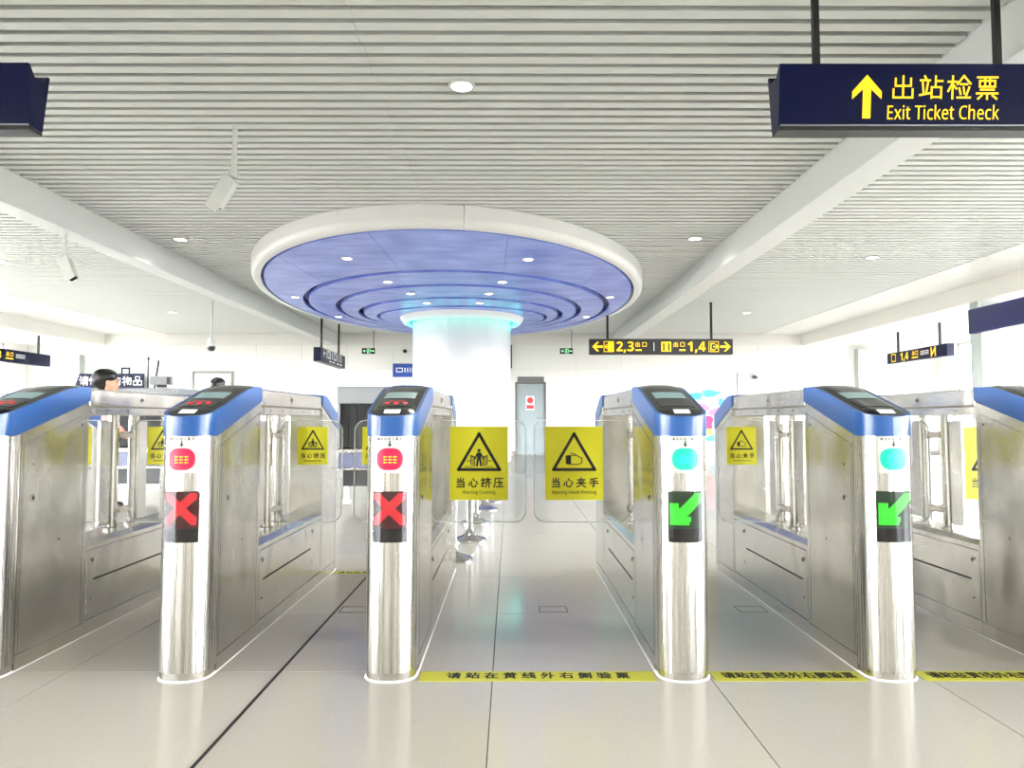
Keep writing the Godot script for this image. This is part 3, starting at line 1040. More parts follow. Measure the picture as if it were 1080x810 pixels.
func make_gate(green: bool, label: String) -> Node3D:
	var t := thing("ticket_gate", label, "ticket gate", Vector3.ZERO, "ticket gates in a row")
	var ends := [Transform3D(Basis.IDENTITY, Vector3(0, 0, 1.005)), Transform3D(Basis(Vector3(-1, 0, 0), Vector3(0, 1, 0), Vector3(0, 0, -0.765)), Vector3(0, 0, -1.005))]
	var flip := Transform3D(Basis(Vector3(-1, 0, 0), Vector3(0, 1, 0), Vector3(0, 0, 1)), Vector3.ZERO)
	for k in 2:
		var T: Transform3D = ends[k]
		inst("end_column", GM.nose, M.brushed_steel, t).transform = T
		inst("column_base", GM.nose_base, M.steel, t).transform = T
		inst("cabinet", GM.core, M.steel, t).transform = T
		inst("end_plate", GM.end_plate, M.steel, t).transform = T
		for s in 2:
			var F: Transform3D = T * (flip if s else Transform3D.IDENTITY)
			inst("side_frame", GM.frame, M.steel, t).transform = F
			var d := inst("door_panel", GM.door, M.steel, t)
			d.transform = F
			var lk := inst("lock", GM.lock, M.chrome, d, Vector3(HW, 0.642, -0.19))
			lk.name = "lock"
			inst("keyhole", GM.keyhole, M.black_matt, d, Vector3(HW, 0.642, -0.19))
			inst("screw_hole", GM.hole, M.black_matt, d, Vector3(HW, 0.772, -0.19))
			inst("screw_hole", GM.hole, M.black_matt, d, Vector3(HW, 0.455, -0.36))
			inst("screw_hole", GM.hole, M.black_matt, d, Vector3(HW, 0.925, -0.50))
		var cap := inst("blue_cap", GM.cap, M.blue_cap, t)
		cap.transform = T
		cap.set_meta("label", "glossy blue sloping end cap")
		var rd := inst("reader_top", GM.reader, M.black_gloss, t)
		rd.transform = T
		rd.set_meta("label", "black card reader top with small screen")
		inst("screen", GM.lcd, M.lcd, rd)
		inst("card_reader", GM.strip, M.smoked, rd)
		inst("sensor_window", GM.sensor, M.sensor_white, rd)
		if not green: inst("icons", GM.icons, M.icon_red, rd)
	var lb := inst("front_label", GM.label, M.label_white, t, Vector3(0, 0, 1.005))
	inst("lettering", GM.label_text, M.ink, lb)
	inst("arrow", GM.label_arrow, M.ink_green, lb)
	var pl := inst("indicator_lamp", GM.pill, M.pill_green if green else M.pill_red, t, Vector3(0, 0, 1.005))
	pl.set_meta("label", "oval lamp glowing green" if green else "oval lamp glowing red")
	inst("lamp_dots", GM.pill_dots, M.dot_cyan if green else M.dot_orange, pl)
	var ds := inst("display", GM.display, M.display_green if green else M.display_red, t, Vector3(0, 0, 1.005))
	ds.set_meta("label", "lamp display with green arrow" if green else "lamp display with red cross")
	inst("bezel", GM.bezel, M.black_matt, ds)
	inst("lower_cabinet", GM.mid_core, M.steel, t)
	inst("sill", GM.sill, M.steel, t)
	for s in 2:
		var F: Transform3D = flip if s else Transform3D.IDENTITY
		inst("lower_frame", GM.lower_frame, M.steel, t).transform = F
		var lp := inst("lower_panel", GM.lower_panel, M.steel, t)
		lp.transform = F
		inst("slot", GM.slot, M.black_matt, lp)
		for z in [0.405, -0.40]:
			inst("lock", GM.lock, M.chrome, lp, Vector3(HW, 0.322, z))
			inst("keyhole", GM.keyhole, M.black_matt, lp, Vector3(HW, 0.322, z))
			inst("screw_hole", GM.hole, M.black_matt, lp, Vector3(HW, 0.155, z))
	var rl := inst("top_rail", GM.rail, M.steel, t)
	for s in [-1, 1]:
		var l := inst("lock", GM.lock, M.chrome, rl, Vector3(0.0915 * s, 1.045, 0.0))
		l.rotation.y = 0.0 if s == 1 else PI
		l = inst("keyhole", GM.keyhole, M.black_matt, rl, Vector3(0.0915 * s, 1.045, 0.0))
		l.rotation.y = 0.0 if s == 1 else PI
	var rs := inst("rail_strip", GM.rail_strip, M.steel, t)
	for s in [-1, 1]:
		for z in [-0.45, -0.2, 0.12, 0.3]:
			var l := inst("screw", GM.hole, M.black_matt, rs, Vector3(0.086 * s, 0.988, z))
			l.rotation.y = 0.0 if s == 1 else PI
	for z in [0.085, -0.105]:
		inst("post", GM.post, M.steel, t, Vector3(0, 0.410, z))
		inst("guide_plate", GM.plate, M.steel, t, Vector3(0, 0.425, z + (0.075 if z > 0 else -0.075)))
	inst("caulk_bead", GM.caulk, M.caulk, t)
	return t

const GATE_X := [-2.72, -1.96, -1.20, -0.44, 0.641, 1.405, 2.165, 3.246]

func gates() -> void:
	display_mat("display_red", false)
	display_mat("display_green", true)
	gate_meshes()
	var labels := [
		"outermost steel ticket gate on the security machine side, mostly hidden behind its neighbour",
		"red cross steel ticket gate third from the wide middle lane, below the cut-off dark sign",
		"red cross steel ticket gate second from the wide middle lane",
		"red cross steel ticket gate edging the wide middle lane",
		"green arrow steel ticket gate edging the wide middle lane",
		"green arrow steel ticket gate second from the wide middle lane",
		"green arrow steel ticket gate third from the wide middle lane, below the exit sign",
		"outermost steel ticket gate on the exit side beyond the last green arrow gate"]
	for i in 8:
		var t := make_gate(i >= 4, labels[i])
		t.position = Vector3(GATE_X[i], 0, -3.615)

# ------------------------------------------------------------------ glass flaps with warning signs
func triangle_sign(parent: Node3D, cx: float, cy: float, s: float, hand: bool) -> void:
	# s = 1: board 0.29 x 0.37
	var st := mb()
	bx(st, cx - 0.147 * s, cx + 0.147 * s, cy - 0.185 * s, cy + 0.185 * s, 0.0062, 0.0085, 0.0006)
	var b := obj("warning_sign", st, M.yellow, parent)
	b.set_meta("label", "yellow warning sign with hand in triangle" if hand else "yellow warning sign with person between doors in triangle")
	var m := plane(Vector3(cx, cy, 0.0092))
	var n := Vector3(0, 0, 1)
	st = mb()
	var tri3 := [Vector2(0, 0.148), Vector2(-0.104, -0.032), Vector2(0.104, -0.032)]
	for i in 3:
		var p: Vector2 = tri3[i] * s
		var q: Vector2 = tri3[(i + 1) % 3] * s
		p_line(st, p, q, 0.015 * s, m, n)
		p_disc(st, p, 0.0075 * s, m, n, 12)
	if hand:
		# dark cuff on a pointing hand
		p_poly(st, rrect(-0.040 * s, -0.016 * s, -0.006 * s, 0.040 * s, 0.006 * s), m, n)
		for y in [0.004, 0.014, 0.024, 0.034]:
			p_line(st, Vector2(-0.042, y) * s, Vector2(-0.028, y + 0.001) * s, 0.006 * s, m, n)
		p_path(st, [-0.018, 0.038, 0.012, 0.040, 0.024, 0.032, 0.038, 0.028, 0.040, 0.004, 0.030, -0.002, 0.020, -0.006, -0.018, -0.005], 0.0045 * s, m, n, Vector2.ZERO, s)
		p_path(st, [-0.018, 0.050, 0.004, 0.046, 0.012, 0.040], 0.004 * s, m, n, Vector2.ZERO, s)
	else:
		p_disc(st, Vector2(0, 0.064) * s, 0.0085 * s, m, n, 12)
		p_poly(st, PackedVector2Array([Vector2(-0.010, 0.054) * s, Vector2(0.010, 0.054) * s, Vector2(0.026, 0.022) * s, Vector2(0.020, 0.019) * s, Vector2(0.009, 0.036) * s, Vector2(0.016, -0.016) * s, Vector2(0.006, -0.016) * s, Vector2(0, 0.018) * s, Vector2(-0.006, -0.016) * s, Vector2(-0.016, -0.016) * s, Vector2(-0.009, 0.036) * s, Vector2(-0.020, 0.019) * s, Vector2(-0.026, 0.022) * s]), m, n)
		for d in [-1.0, 1.0]:
			for k in 5:
				p_line(st, Vector2(d * 0.022, -0.012 + k * 0.010) * s, Vector2(d * 0.042, -0.004 + k * 0.010) * s, 0.0045 * s, m, n)
			p_path(st, [d * 0.021, -0.016, d * 0.021, 0.032, d * 0.042, 0.040, d * 0.042, -0.006], 0.003 * s, m, n, Vector2.ZERO, s)
			p_line(st, Vector2(d * 0.062, 0.012) * s, Vector2(d * 0.046, 0.012) * s, 0.004 * s, m, n)
			p_line(st, Vector2(d * 0.074, -0.017) * s, Vector2(d * 0.03, -0.017) * s, 0.003 * s, m, n)
	obj("pictogram", st, M.sign_black, b)
	st = mb()
	p_text(st, "当心夹手" if hand else "当心挤压", Vector2(-0.118, -0.072) * s, 0.050 * s, 0.064 * s, 0.0062 * s, m, n)
	obj("lettering", st, M.sign_black, b)
	if s > 0.8:
		latin(b, "Warning Hands Pinching" if hand else "Warning Crushing", 0.016 * s, Vector3(cx, cy - 0.146 * s, 0.0090), M.sign_black, 0.0, false, "lettering", 0.225 if hand else 0.165)
	else:
		st = mb()
		p_line(st, Vector2(-0.085, -0.146) * s, Vector2(0.085, -0.146) * s, 0.006 * s, m, n)
		obj("lettering", st, M.sign_black, b)

func flaps() -> void:
	var names := ["security side", "", "", "", "", "", ""]
	for i in 7:
		var xa: float = GATE_X[i] + HW
		var xb: float = GATE_X[i + 1] - HW
		var big: bool = xb - xa > 0.7
		var mid := (xa + xb) / 2
		for sd in 2:
			var hand: bool = sd == 1
			var where := ""
			match i:
				0: where = "in the outermost lane on the security machine side"
				1: where = "in the lane between the outer two red cross gates"
				2: where = "in the lane between the inner two red cross gates"
				3: where = "in the wide middle lane"
				4: where = "in the lane between the inner two green arrow gates"
				5: where = "in the lane between the outer two green arrow gates"
				6: where = "in the outermost lane on the exit side"
			var t := thing("glass_flap", ("glass flap with hand pinch warning " if hand else "glass flap with crushing person warning ") + where, "glass flap", Vector3(0, 0, -3.62), "glass flaps closing the lanes")
			var x0: float = (mid + 0.019) if hand else xa - 0.06
			var x1: float = xb + 0.06 if hand else (mid - 0.019)
			if not big:
				x0 = (mid + 0.030) if hand else x0
				x1 = x1 if hand else (mid - 0.030)
			var poly := rrect(x0, x1, 0.430, 0.945, 0.055, 8)
			var st := mb()
			slab(st, poly, -0.0055, 0.0055, func(u, v, w): return Vector3(u, v, w))
			obj("glass", st, M.glass, t)
			# ground edge of the glass
			st = mb()
			for k in poly.size():
				var p := poly[k]
				var q := poly[(k + 1) % poly.size()]
				var c := Vector2((x0 + x1) / 2, 0.69)
				var pi2 := p - Vector2(signf(p.x - c.x), signf(p.y - c.y)) * 0.0035
				var qi := q - Vector2(signf(q.x - c.x), signf(q.y - c.y)) * 0.0035
				var o := (p + q) / 2 - c
				for z in [-0.006, 0.006]:
					quad(st, Vector3(p.x, p.y, z), Vector3(q.x, q.y, z), Vector3(qi.x, qi.y, z), Vector3(pi2.x, pi2.y, z), Vector3(0, 0, z))
				quad(st, Vector3(p.x, p.y, -0.006), Vector3(q.x, q.y, -0.006), Vector3(q.x, q.y, 0.006), Vector3(p.x, p.y, 0.006), Vector3(o.x, o.y, 0))
			obj("glass_edge", st, M.glass_edge, t)
			# clamps that hold the glass to the gate's post
			st = mb()
			var xc: float = GATE_X[i + 1] if hand else GATE_X[i]
			var dx := -1.0 if hand else 1.0
			for y in [0.50, 0.87]:
				box(st, Vector3(xc + dx * 0.036, y, 0.0), Vector3(0.03, 0.035, 0.02), 0.003)
				box(st, Vector3(xc + dx * 0.016, y, 0.030), Vector3(0.018, 0.026, 0.072), 0.003)
			obj("clamp", st, M.steel, t)
			if big:
				triangle_sign(t, xa + 0.041 + 0.147 if not hand else xb - 0.075 - 0.147, 0.727, 1.0, hand)
			else:
				triangle_sign(t, xa + 0.03 + 0.077 if not hand else xb - 0.06 - 0.077, 0.815, 0.515, hand)

func tapes() -> void:
	var n := 0
	for a in [[3, 2.725, 2.625], [4, 2.725, 2.625], [5, 2.725, 2.625], [2, 4.50, 4.43], [1, 4.50, 4.43]]:
		var i: int = a[0]
		var near: bool = a[1] < 3.0
		var x0: float = GATE_X[i] + HW + 0.012
		var x1: float = GATE_X[i + 1] - HW - 0.012
		var label := ""
		match i:
			1: label = "yellow floor tape at the far end of the outer red cross lane"
			2: label = "yellow floor tape at the far end of the inner red cross lane"
			3: label = "yellow lettered floor tape across the wide middle lane"
			4: label = "yellow lettered floor tape between the inner two green arrow gates"
			5: label = "yellow lettered floor tape between the outer two green arrow gates"
		var t := thing("floor_tape", label, "floor tape", Vector3.ZERO, "yellow tapes on the floor")
		var st := mb()
		bx(st, x0, x1, 0.0002, 0.0012, -a[1], -a[2])
		obj("tape", st, M.tape_yellow, t)
		st = mb()
		var m := plane(Vector3((x0 + x1) / 2, 0.0018, -(a[1] + a[2]) / 2), Vector3.RIGHT, Vector3(0, 0, -1))
		var wide: float = (x1 - x0) * (0.80 if i == 3 else 0.90)
		if near:
			var step := wide / 10.0
			var txt := "请站在黄线外右侧验票"
			p_text(st, txt, Vector2(-wide / 2 + step * 0.18, 0.036), 0.060, step, 0.0075, m, Vector3.UP, 0.75 if i != 3 else 0.85)
			obj("lettering", st, M.tape_ink, t)
		else:
			var step := wide / 10.0
			p_text(st, "请站在黄线外右侧验票", Vector2(-wide / 2, 0.024), 0.045, step, 0.006, m, Vector3.UP, 0.9)
			obj("lettering", st, M.tape_ink, t)

# ------------------------------------------------------------------ signs
func arrow_pts(c: Vector2, s: float, dir: float, st: SurfaceTool, m: Callable, n: Vector3) -> void:
	# broad arrow; dir is its angle
	var pts := [Vector2(0.5, 0), Vector2(0.05, 0.45), Vector2(-0.16, 0.45), Vector2(0.16, 0.11), Vector2(-0.5, 0.11), Vector2(-0.5, -0.11), Vector2(0.16, -0.11), Vector2(-0.16, -0.45), Vector2(0.05, -0.45)]
	var p := PackedVector2Array()
	for q in pts: p.append(c + q.rotated(dir) * s)
	p_poly(st, p, m, n)

func hanging_signs() -> void:
	# two big signs over the gates
	for k in 2:
		var x0 := 1.452 if k == 0 else -4.20
		var x1 := 3.30 if k == 0 else -2.578
		var lab := "dark navy hanging sign reading Exit Ticket Check with yellow arrow" if k == 0 else "dark navy hanging sign above the red cross gates, no lettering showing"
		var t := thing("hanging_sign", lab, "sign", Vector3(0, 0, -3.70))
		var st := mb()
		var top := 2.845
		var bot := 2.522
		var sec := PackedVector2Array([Vector2(-0.037, bot), Vector2(0.0, top), Vector2(-0.016, top), Vector2(-0.055, top - 0.05), Vector2(-0.125, top - 0.05), Vector2(-0.164, top), Vector2(-0.18, top), Vector2(-0.135, bot)])
		slab(st, sec, x0, x1, func(u, v, w): return Vector3(w, v, u))
		obj("wedge_body", st, M.navy, t)
		for e in [x0 - 0.006, x1 + 0.006]:
			st = mb()
			slab(st, sec, e - 0.006, e + 0.006, func(u, v, w): return Vector3(w, v, u))
			obj("end_plate", st, M.navy, t)
		st = mb()
		bx(st, x0 - 0.004, x1 + 0.004, bot - 0.001, bot + 0.005, -0.05, -0.030, 0.001)
		obj("bottom_trim", st, M.silver_trim, t)
		st = mb()
		bx(st, x0 - 0.010, x1 + 0.010, bot - 0.024, bot - 0.001, -0.137, -0.038, 0.002)
		obj("bottom_lip", st, M.black_matt, t)
		for x in ([1.672, 2.665] if k == 0 else [-3.8, -3.0]):
			st = mb()
			bx(st, x - 0.017, x + 0.017, 2.78, CEIL + 0.16, -0.105, -0.072, 0.002)
			obj("hanger_rod", st, M.black_matt, t)
		if k == 0:
			var m := plane(Vector3(0, 2.522 - 2.522 * 1.0, 0) + Vector3(0, 0, -0.037 - 2.522 * 0.1146 + 0.002), Vector3.RIGHT, Vector3(0, 1, 0.1146))
			var nn := Vector3(0, 0, 1)
			st = mb()
			var ap := PackedVector2Array()
			for q in [[1.908, 2.787], [1.988, 2.700], [1.988, 2.660], [1.931, 2.712], [1.931, 2.560], [1.887, 2.560], [1.887, 2.712], [1.830, 2.660], [1.830, 2.700]]: ap.append(Vector2(q[0], q[1]))
			p_poly(st, ap, m, nn)
			obj("arrow", st, M.sign_yellow, t)
			st = mb()
			p_text(st, "出站检票", Vector2(2.038, 2.787), 0.128, 0.1504, 0.0105, m, nn)
			obj("lettering", st, M.sign_yellow, t)
			latin(t, "Exit Ticket Check", 0.072, Vector3(2.318, 2.590, -0.0275), M.sign_yellow, 0.0, false, "lettering", 0.600)
			t.get_child(t.get_child_count() - 1).rotation.x = atan(0.1146)
	# far overhead direction sign
	var t := thing("hanging_sign", "black hanging sign with yellow exit numbers and arrows beside the canopy", "sign", Vector3(3.01, 0, -14.1))
	var st := mb()
	bx(st, -1.43, 1.43, 2.25, 2.56, -0.14, 0.0, 0.006)
	obj("box", st, M.black_signboard, t)
	for x in [-1.06, 1.02]:
		st = mb()
		bx(st, x - 0.02, x + 0.02, 2.56, 3.04 if x < 0 else 3.32, -0.09, -0.05)
		obj("hanger_rod", st, M.black_matt, t)
	var m2 := plane(Vector3(0, 2.405, 0.0022))
	var n2 := Vector3(0, 0, 1)
	st = mb()
	arrow_pts(Vector2(-1.27, 0), 0.21, PI, st, m2, n2)
	obj("arrow", st, M.sign_yellow, t)
	st = mb()
	arrow_pts(Vector2(1.28, 0), 0.21, 0, st, m2, n2)
	obj("arrow", st, M.sign_yellow, t)
	st = mb()
	p_path(st, [-1.14, 0.10, -0.95, 0.10, -0.95, -0.10, -1.14, -0.10, -1.14, 0.10], 0.012, m2, n2)
	p_poly(st, PackedVector2Array([Vector2(-1.06, 0.10), Vector2(-0.95, 0.10), Vector2(-0.95, -0.10), Vector2(-1.06, -0.10)]), m2, n2)
	arrow_pts(Vector2(-1.08, 0), 0.11, PI, st, m2, n2)
	obj("pictogram", st, M.sign_yellow, t)
	st = mb()
	p_path(st, [0.95, 0.10, 1.14, 0.10, 1.14, -0.10, 0.95, -0.10, 0.95, 0.10], 0.012, m2, n2)
	p_path(st, [1.06, 0.06, 0.99, 0.06, 0.99, -0.06, 1.06, -0.06], 0.022, m2, n2)
	arrow_pts(Vector2(1.09, 0), 0.11, 0, st, m2, n2)
	obj("pictogram", st, M.sign_yellow, t)
	st = mb()
	p_poly(st, rrect(0.0, 0.2, -0.10, 0.10, 0.015), m2, n2)
	obj("pictogram", st, M.sign_yellow, t)
	for x in [0.05, 0.15]:
		st = mb()
		p_disc(st, Vector2(x, 0.05), 0.018, m2, n2, 10)
		p_line(st, Vector2(x, 0.025), Vector2(x, -0.07), 0.03, plane(Vector3(0, 2.405, 0.003)), n2)
		obj("figure", st, M.black_signboard, t, Vector3(0, 0, 0.001))
	st = mb()
	p_text(st, "出口", Vector2(-0.52, 0.095), 0.10, 0.135, 0.013, m2, n2)
	p_line(st, Vector2(-0.50, -0.07), Vector2(-0.40, -0.07), 0.03, m2, n2)
	obj("lettering", st, M.sign_yellow, t)
	st = mb()
	p_text(st, "出口", Vector2(0.24, 0.095), 0.10, 0.135, 0.013, m2, n2)
	p_line(st, Vector2(0.37, -0.07), Vector2(0.47, -0.07), 0.03, m2, n2)
	obj("lettering", st, M.sign_yellow, t)
	st = mb()
	p_line(st, Vector2(-0.145, 0.08), Vector2(-0.145, -0.08), 0.014, m2, n2)
	obj("divider", st, M.sign_white, t)
	latin(t, "2,3", 0.19, Vector3(-0.72, 2.405, 0.0022), M.sign_yellow)
	latin(t, "1,4", 0.19, Vector3(0.70, 2.405, 0.0022), M.sign_yellow)
	# side signs that run along the hall
	run_sign("1,4", Vector3(9.0, 2.26, -16.75), Vector3(9.0, 2.26, -14.45), 0.25, -PI / 2, "dark blue hanging sign with yellow exit numbers on the exit side")
	run_sign("2,3", Vector3(-11.4, 2.25, -14.6), Vector3(-11.4, 2.25, -17.5), 0.29, PI / 2, "dark blue hanging sign with yellow exit numbers on the security side")
	run_sign("", Vector3(-4.22, 2.23, -15.5), Vector3(-4.22, 2.23, -17.8), 0.31, PI / 2, "small dark hanging sign with white symbols under the security side beam")
	# running-man exit signs
	for e in [[-3.72, "small green exit sign hanging before the far wall, next to the security side sign"], [1.48, "small green exit sign hanging between the column and the black exit sign"]]:
		var g := thing("exit_sign", e[1], "exit sign", Vector3(e[0], 2.68, -18.6), "small green exit signs")
		st = mb()
		bx(st, -0.17, 0.17, 0, 0.15, -0.03, 0.0, 0.004)
		obj("box", st, M.exit_green, g)
		st = mb()
		bx(st, 0.13, 0.145, 0.15, 0.66, -0.02, -0.008)
		obj("hanger_rod", st, M.black_matt, g)
		st = mb()
		var m := plane(Vector3(0, 0.075, 0.002))
		arrow_pts(Vector2(-0.10, 0), 0.08, PI, st, m, Vector3.BACK)
		p_path(st, [-0.03, 0.05, 0.05, 0.05, 0.05, -0.05, -0.03, -0.05, -0.03, 0.05], 0.012, m, Vector3.BACK)
		p_path(st, [0.0, 0.03, 0.015, 0.0, -0.01, -0.03], 0.016, m, Vector3.BACK)
		p_line(st, Vector2(0.08, 0), Vector2(0.14, 0), 0.03, m, Vector3.BACK)
		obj("pictogram", st, M.exit_glyph, g)
	# blue fascia board on the exit side
	var fb := thing("fascia_board", "large plain dark blue fascia board under the exit side soffit", "board", Vector3.ZERO)
	st = mb()
	bx(st, 7.98, 8.10, 2.44, 2.86, -12.3, -7.0, 0.006)
	obj("board", st, M.blue_board, fb)
	for z in [-12.1, -9.6, -7.2]:
		st = mb()
		bx(st, 8.02, 8.06, 2.86, 2.99, z - 0.02, z + 0.02)
		obj("bracket", st, M.camera_white, fb)

func run_sign(txt: String, a: Vector3, b: Vector3, h: float, turn: float, label: String) -> void:
	var t := thing("hanging_sign", label, "sign", Vector3.ZERO)
	var lo := minf(a.z, b.z)
	var hi := maxf(a.z, b.z)
	var st := mb()
	bx(st, a.x - 0.08, a.x + 0.08, a.y, a.y + h, lo, hi, 0.005)
	obj("box", st, M.navy, t)
	var top := CEIL + 0.01
	if absf(a.x) > 8.1 and a.x > 0 or a.x < -11.1: top = 2.99
	for z in [lo + 0.35, hi - 0.35]:
		st = mb()
		bx(st, a.x - 0.02, a.x + 0.02, a.y + h, top, z - 0.02, z + 0.02)
		obj("hanger_rod", st, M.black_matt, t)
	var ux := Vector3(0, 0, -1) if a.x < 0 else Vector3(0, 0, 1)
	var nrm := Vector3(1, 0, 0) if a.x < 0 else Vector3(-1, 0, 0)
	var m := plane(Vector3(a.x, a.y + h / 2, (lo + hi) / 2) + nrm * 0.0825, ux)
	st = mb()
	if txt:
		p_path(st, [-0.95, 0.08, -0.78, 0.08, -0.78, -0.08, -0.95, -0.08, -0.95, 0.08], 0.02, m, nrm)
		obj("pictogram", st, M.sign_yellow, t)
		st = mb()
		if a.x > 0:
			p_path(st, [0.62, 0.08, 0.62, -0.08, 0.76, 0.08, 0.76, -0.08], 0.04, m, nrm)
			obj("pictogram", st, M.sign_yellow, t)
			st = mb()
		p_text(st, "出口", Vector2(-0.10, 0.09), 0.10, 0.13, 0.014, m, nrm)
		obj("lettering", st, M.sign_yellow, t)
		st = mb()
		p_line(st, Vector2(-0.1, -0.06), Vector2(0.12, -0.06), 0.03, m, nrm)
		obj("lettering", st, M.sign_yellow, t)
		st = mb()
		for k in 3: p_line(st, Vector2(0.22, 0.05 - 0.035 * k), Vector2(0.52, 0.05 - 0.035 * k), 0.014, m, nrm)
		obj("small_print", st, M.sign_white, t)
		latin(t, txt, 0.17, Vector3(a.x, a.y + h / 2, (lo + hi) / 2) + nrm * 0.082 - ux * 0.42, M.sign_yellow, turn)
	else:
		arrow_pts(Vector2(-0.85, 0.05), 0.20, PI, st, m, nrm)
		for x in [-0.62, -0.30, -0.12, 0.3, 0.52, 0.72]: p_path(st, [x, 0.12, x, -0.03], 0.05, m, nrm)
		for x in [-0.45, 0.10]: p_path(st, [x - 0.07, 0.12, x + 0.07, 0.12, x + 0.07, -0.03, x - 0.07, -0.03, x - 0.07, 0.12], 0.03, m, nrm)
		for x in [-0.4, -0.1, 0.3, 0.6]: p_line(st, Vector2(x, -0.10), Vector2(x + 0.2, -0.10), 0.03, m, nrm)
		obj("lettering", st, M.sign_white, t)

# ------------------------------------------------------------------ lamps and devices on the ceiling
func downlight(at: Vector3, r: float, energy: float, label: String, group: String) -> void:
	var t := thing("downlight", label, "ceiling light", at, group)
	var st := mb()
	lathe(st, [Vector2(r * 0.86, -0.010), Vector2(r * 1.0, -0.014), Vector2(r * 1.12, -0.010), Vector2(r * 1.14, 0.0), Vector2(0, 0.0)], 24)
	obj("trim_ring", st, M.camera_white, t)
	st = mb()
	lathe(st, [Vector2(0, -0.012), Vector2(r * 0.80, -0.0125), Vector2(r * 0.88, -0.010)], 24)
	obj("lens", st, M.lamp_lens, t)
	var l := SpotLight3D.new()
	l.name = "lamp"
	l.light_color = Color(1.0, 0.98, 0.95)
	l.light_energy = energy
	l.spot_range = 40
	l.spot_angle = 70
	l.spot_angle_attenuation = 1.0
	l.light_size = r * 0.8
	l.shadow_enabled = true
	t.add_child(l)
	l.position = Vector3(0, -0.03, 0)
	l.rotation.x = -PI / 2

func ceiling_devices() -> void:
	var G := "round downlights in the slatted ceiling"
	var E := 6.5
	downlight(Vector3(-0.342, CEIL - 0.001, -4.908), 0.085, E, "round downlight in the slatted ceiling between canopy and exit sign", G)
	downlight(Vector3(-4.30, CEIL - 0.001, -9.18), 0.085, E, "round downlight in the slatted ceiling beside the security side beam", G)
	downlight(Vector3(2.40, CEIL - 0.001, -9.12), 0.085, E, "round downlight in the slatted ceiling between canopy and exit side beam", G)
	downlight(Vector3(5.25, CEIL - 0.001, -10.2), 0.085, E, "round downlight in the slatted bay on the exit side", G)
	downlight(Vector3(-7.57, CEIL - 0.001, -10.46), 0.085, E, "round downlight in the slatted bay on the security side", G)
	downlight(Vector3(-7.4, CEIL - 0.001, -15.5), 0.085, E, "round downlight at the far end of the slatted bay on the security side", G)
	downlight(Vector3(5.2, CEIL - 0.001, -15.5), 0.085, E, "round downlight at the far end of the slatted bay on the exit side", G)
	for p in [[-2.6, 0.6], [1.4, 0.6], [5.1, -4.0], [5.1, 1.0], [-7.4, -4.0], [-7.4, 1.0], [-0.4, 4.2]]:
		downlight(Vector3(p[0], CEIL - 0.001, p[1]), 0.085, E, "round downlight in the slatted ceiling on the near side of the gates", G)
	for p in [[-2.135, -9.22, 0, "front"], [0.237, -9.27, 0, "front"], [-1.861, -10.75, 1, "second"], [-0.117, -10.75, 1, "second"], [-1.648, -11.68, 2, "third"], [-0.349, -11.68, 2, "third"], [-1.478, -12.55, 3, "fourth"], [-0.544, -12.55, 3, "fourth"], [-3.70, -12.16, 0, "outer"], [1.72, -12.15, 0, "outer"], [1.55, -14.4, 1, "inner"], [-3.49, -14.4, 1, "inner"]]:
		downlight(Vector3(p[0], 3.064 - 0.012 * p[2], p[1]), 0.07, E * 0.06, {"front": "small downlight in the outermost blue canopy ring, facing the gates", "second": "small downlight in the second blue canopy ring from the rim", "third": "small downlight in the third blue canopy ring from the rim", "fourth": "small downlight in the fourth blue canopy ring beside the column", "inner": "small downlight in the second blue canopy ring, flanking the column", "outer": "small downlight in the outermost blue canopy ring, flanking the column"}[p[3]], "downlights in the blue canopy")
	# security cameras hanging from the ceiling and beam
	cctv(Vector3(-2.215, 2.92, -5.62), CEIL + 0.02, Vector3(-0.5, -0.75, -0.1), "white box camera on a pole below the slats between dark sign and canopy")
	cctv(Vector3(-4.87, 2.74, -7.7), 2.99, Vector3(0.45, -0.8, 0.2), "white box camera on a pole below the security side beam")
	cctv(Vector3(9.3, 2.72, -16.0), 2.99, Vector3(0.9, -0.35, 0.2), "white box camera hanging above the exit side sign")
	var d := thing("dome_camera", "black and white dome camera on a thin ceiling rod near the security side sign", "camera", Vector3(-5.9, 0, -14.0))
	var st := mb()
	rod(st, Vector3(0, 2.52, 0), Vector3(0, CEIL + 0.02, 0), 0.025, 10)
	obj("rod", st, M.camera_white, d)
	st = mb()
	lathe(st, [Vector2(0, 2.54), Vector2(0.06, 2.54), Vector2(0.075, 2.50), Vector2(0.075, 2.40), Vector2(0, 2.40)], 16)
	obj("housing", st, M.camera_white, d)
	st = mb()
	lathe(st, [Vector2(0.078, 2.40), Vector2(0.078, 2.36), Vector2(0.055, 2.31), Vector2(0, 2.295)], 16)
	obj("dome", st, M.black_gloss, d)

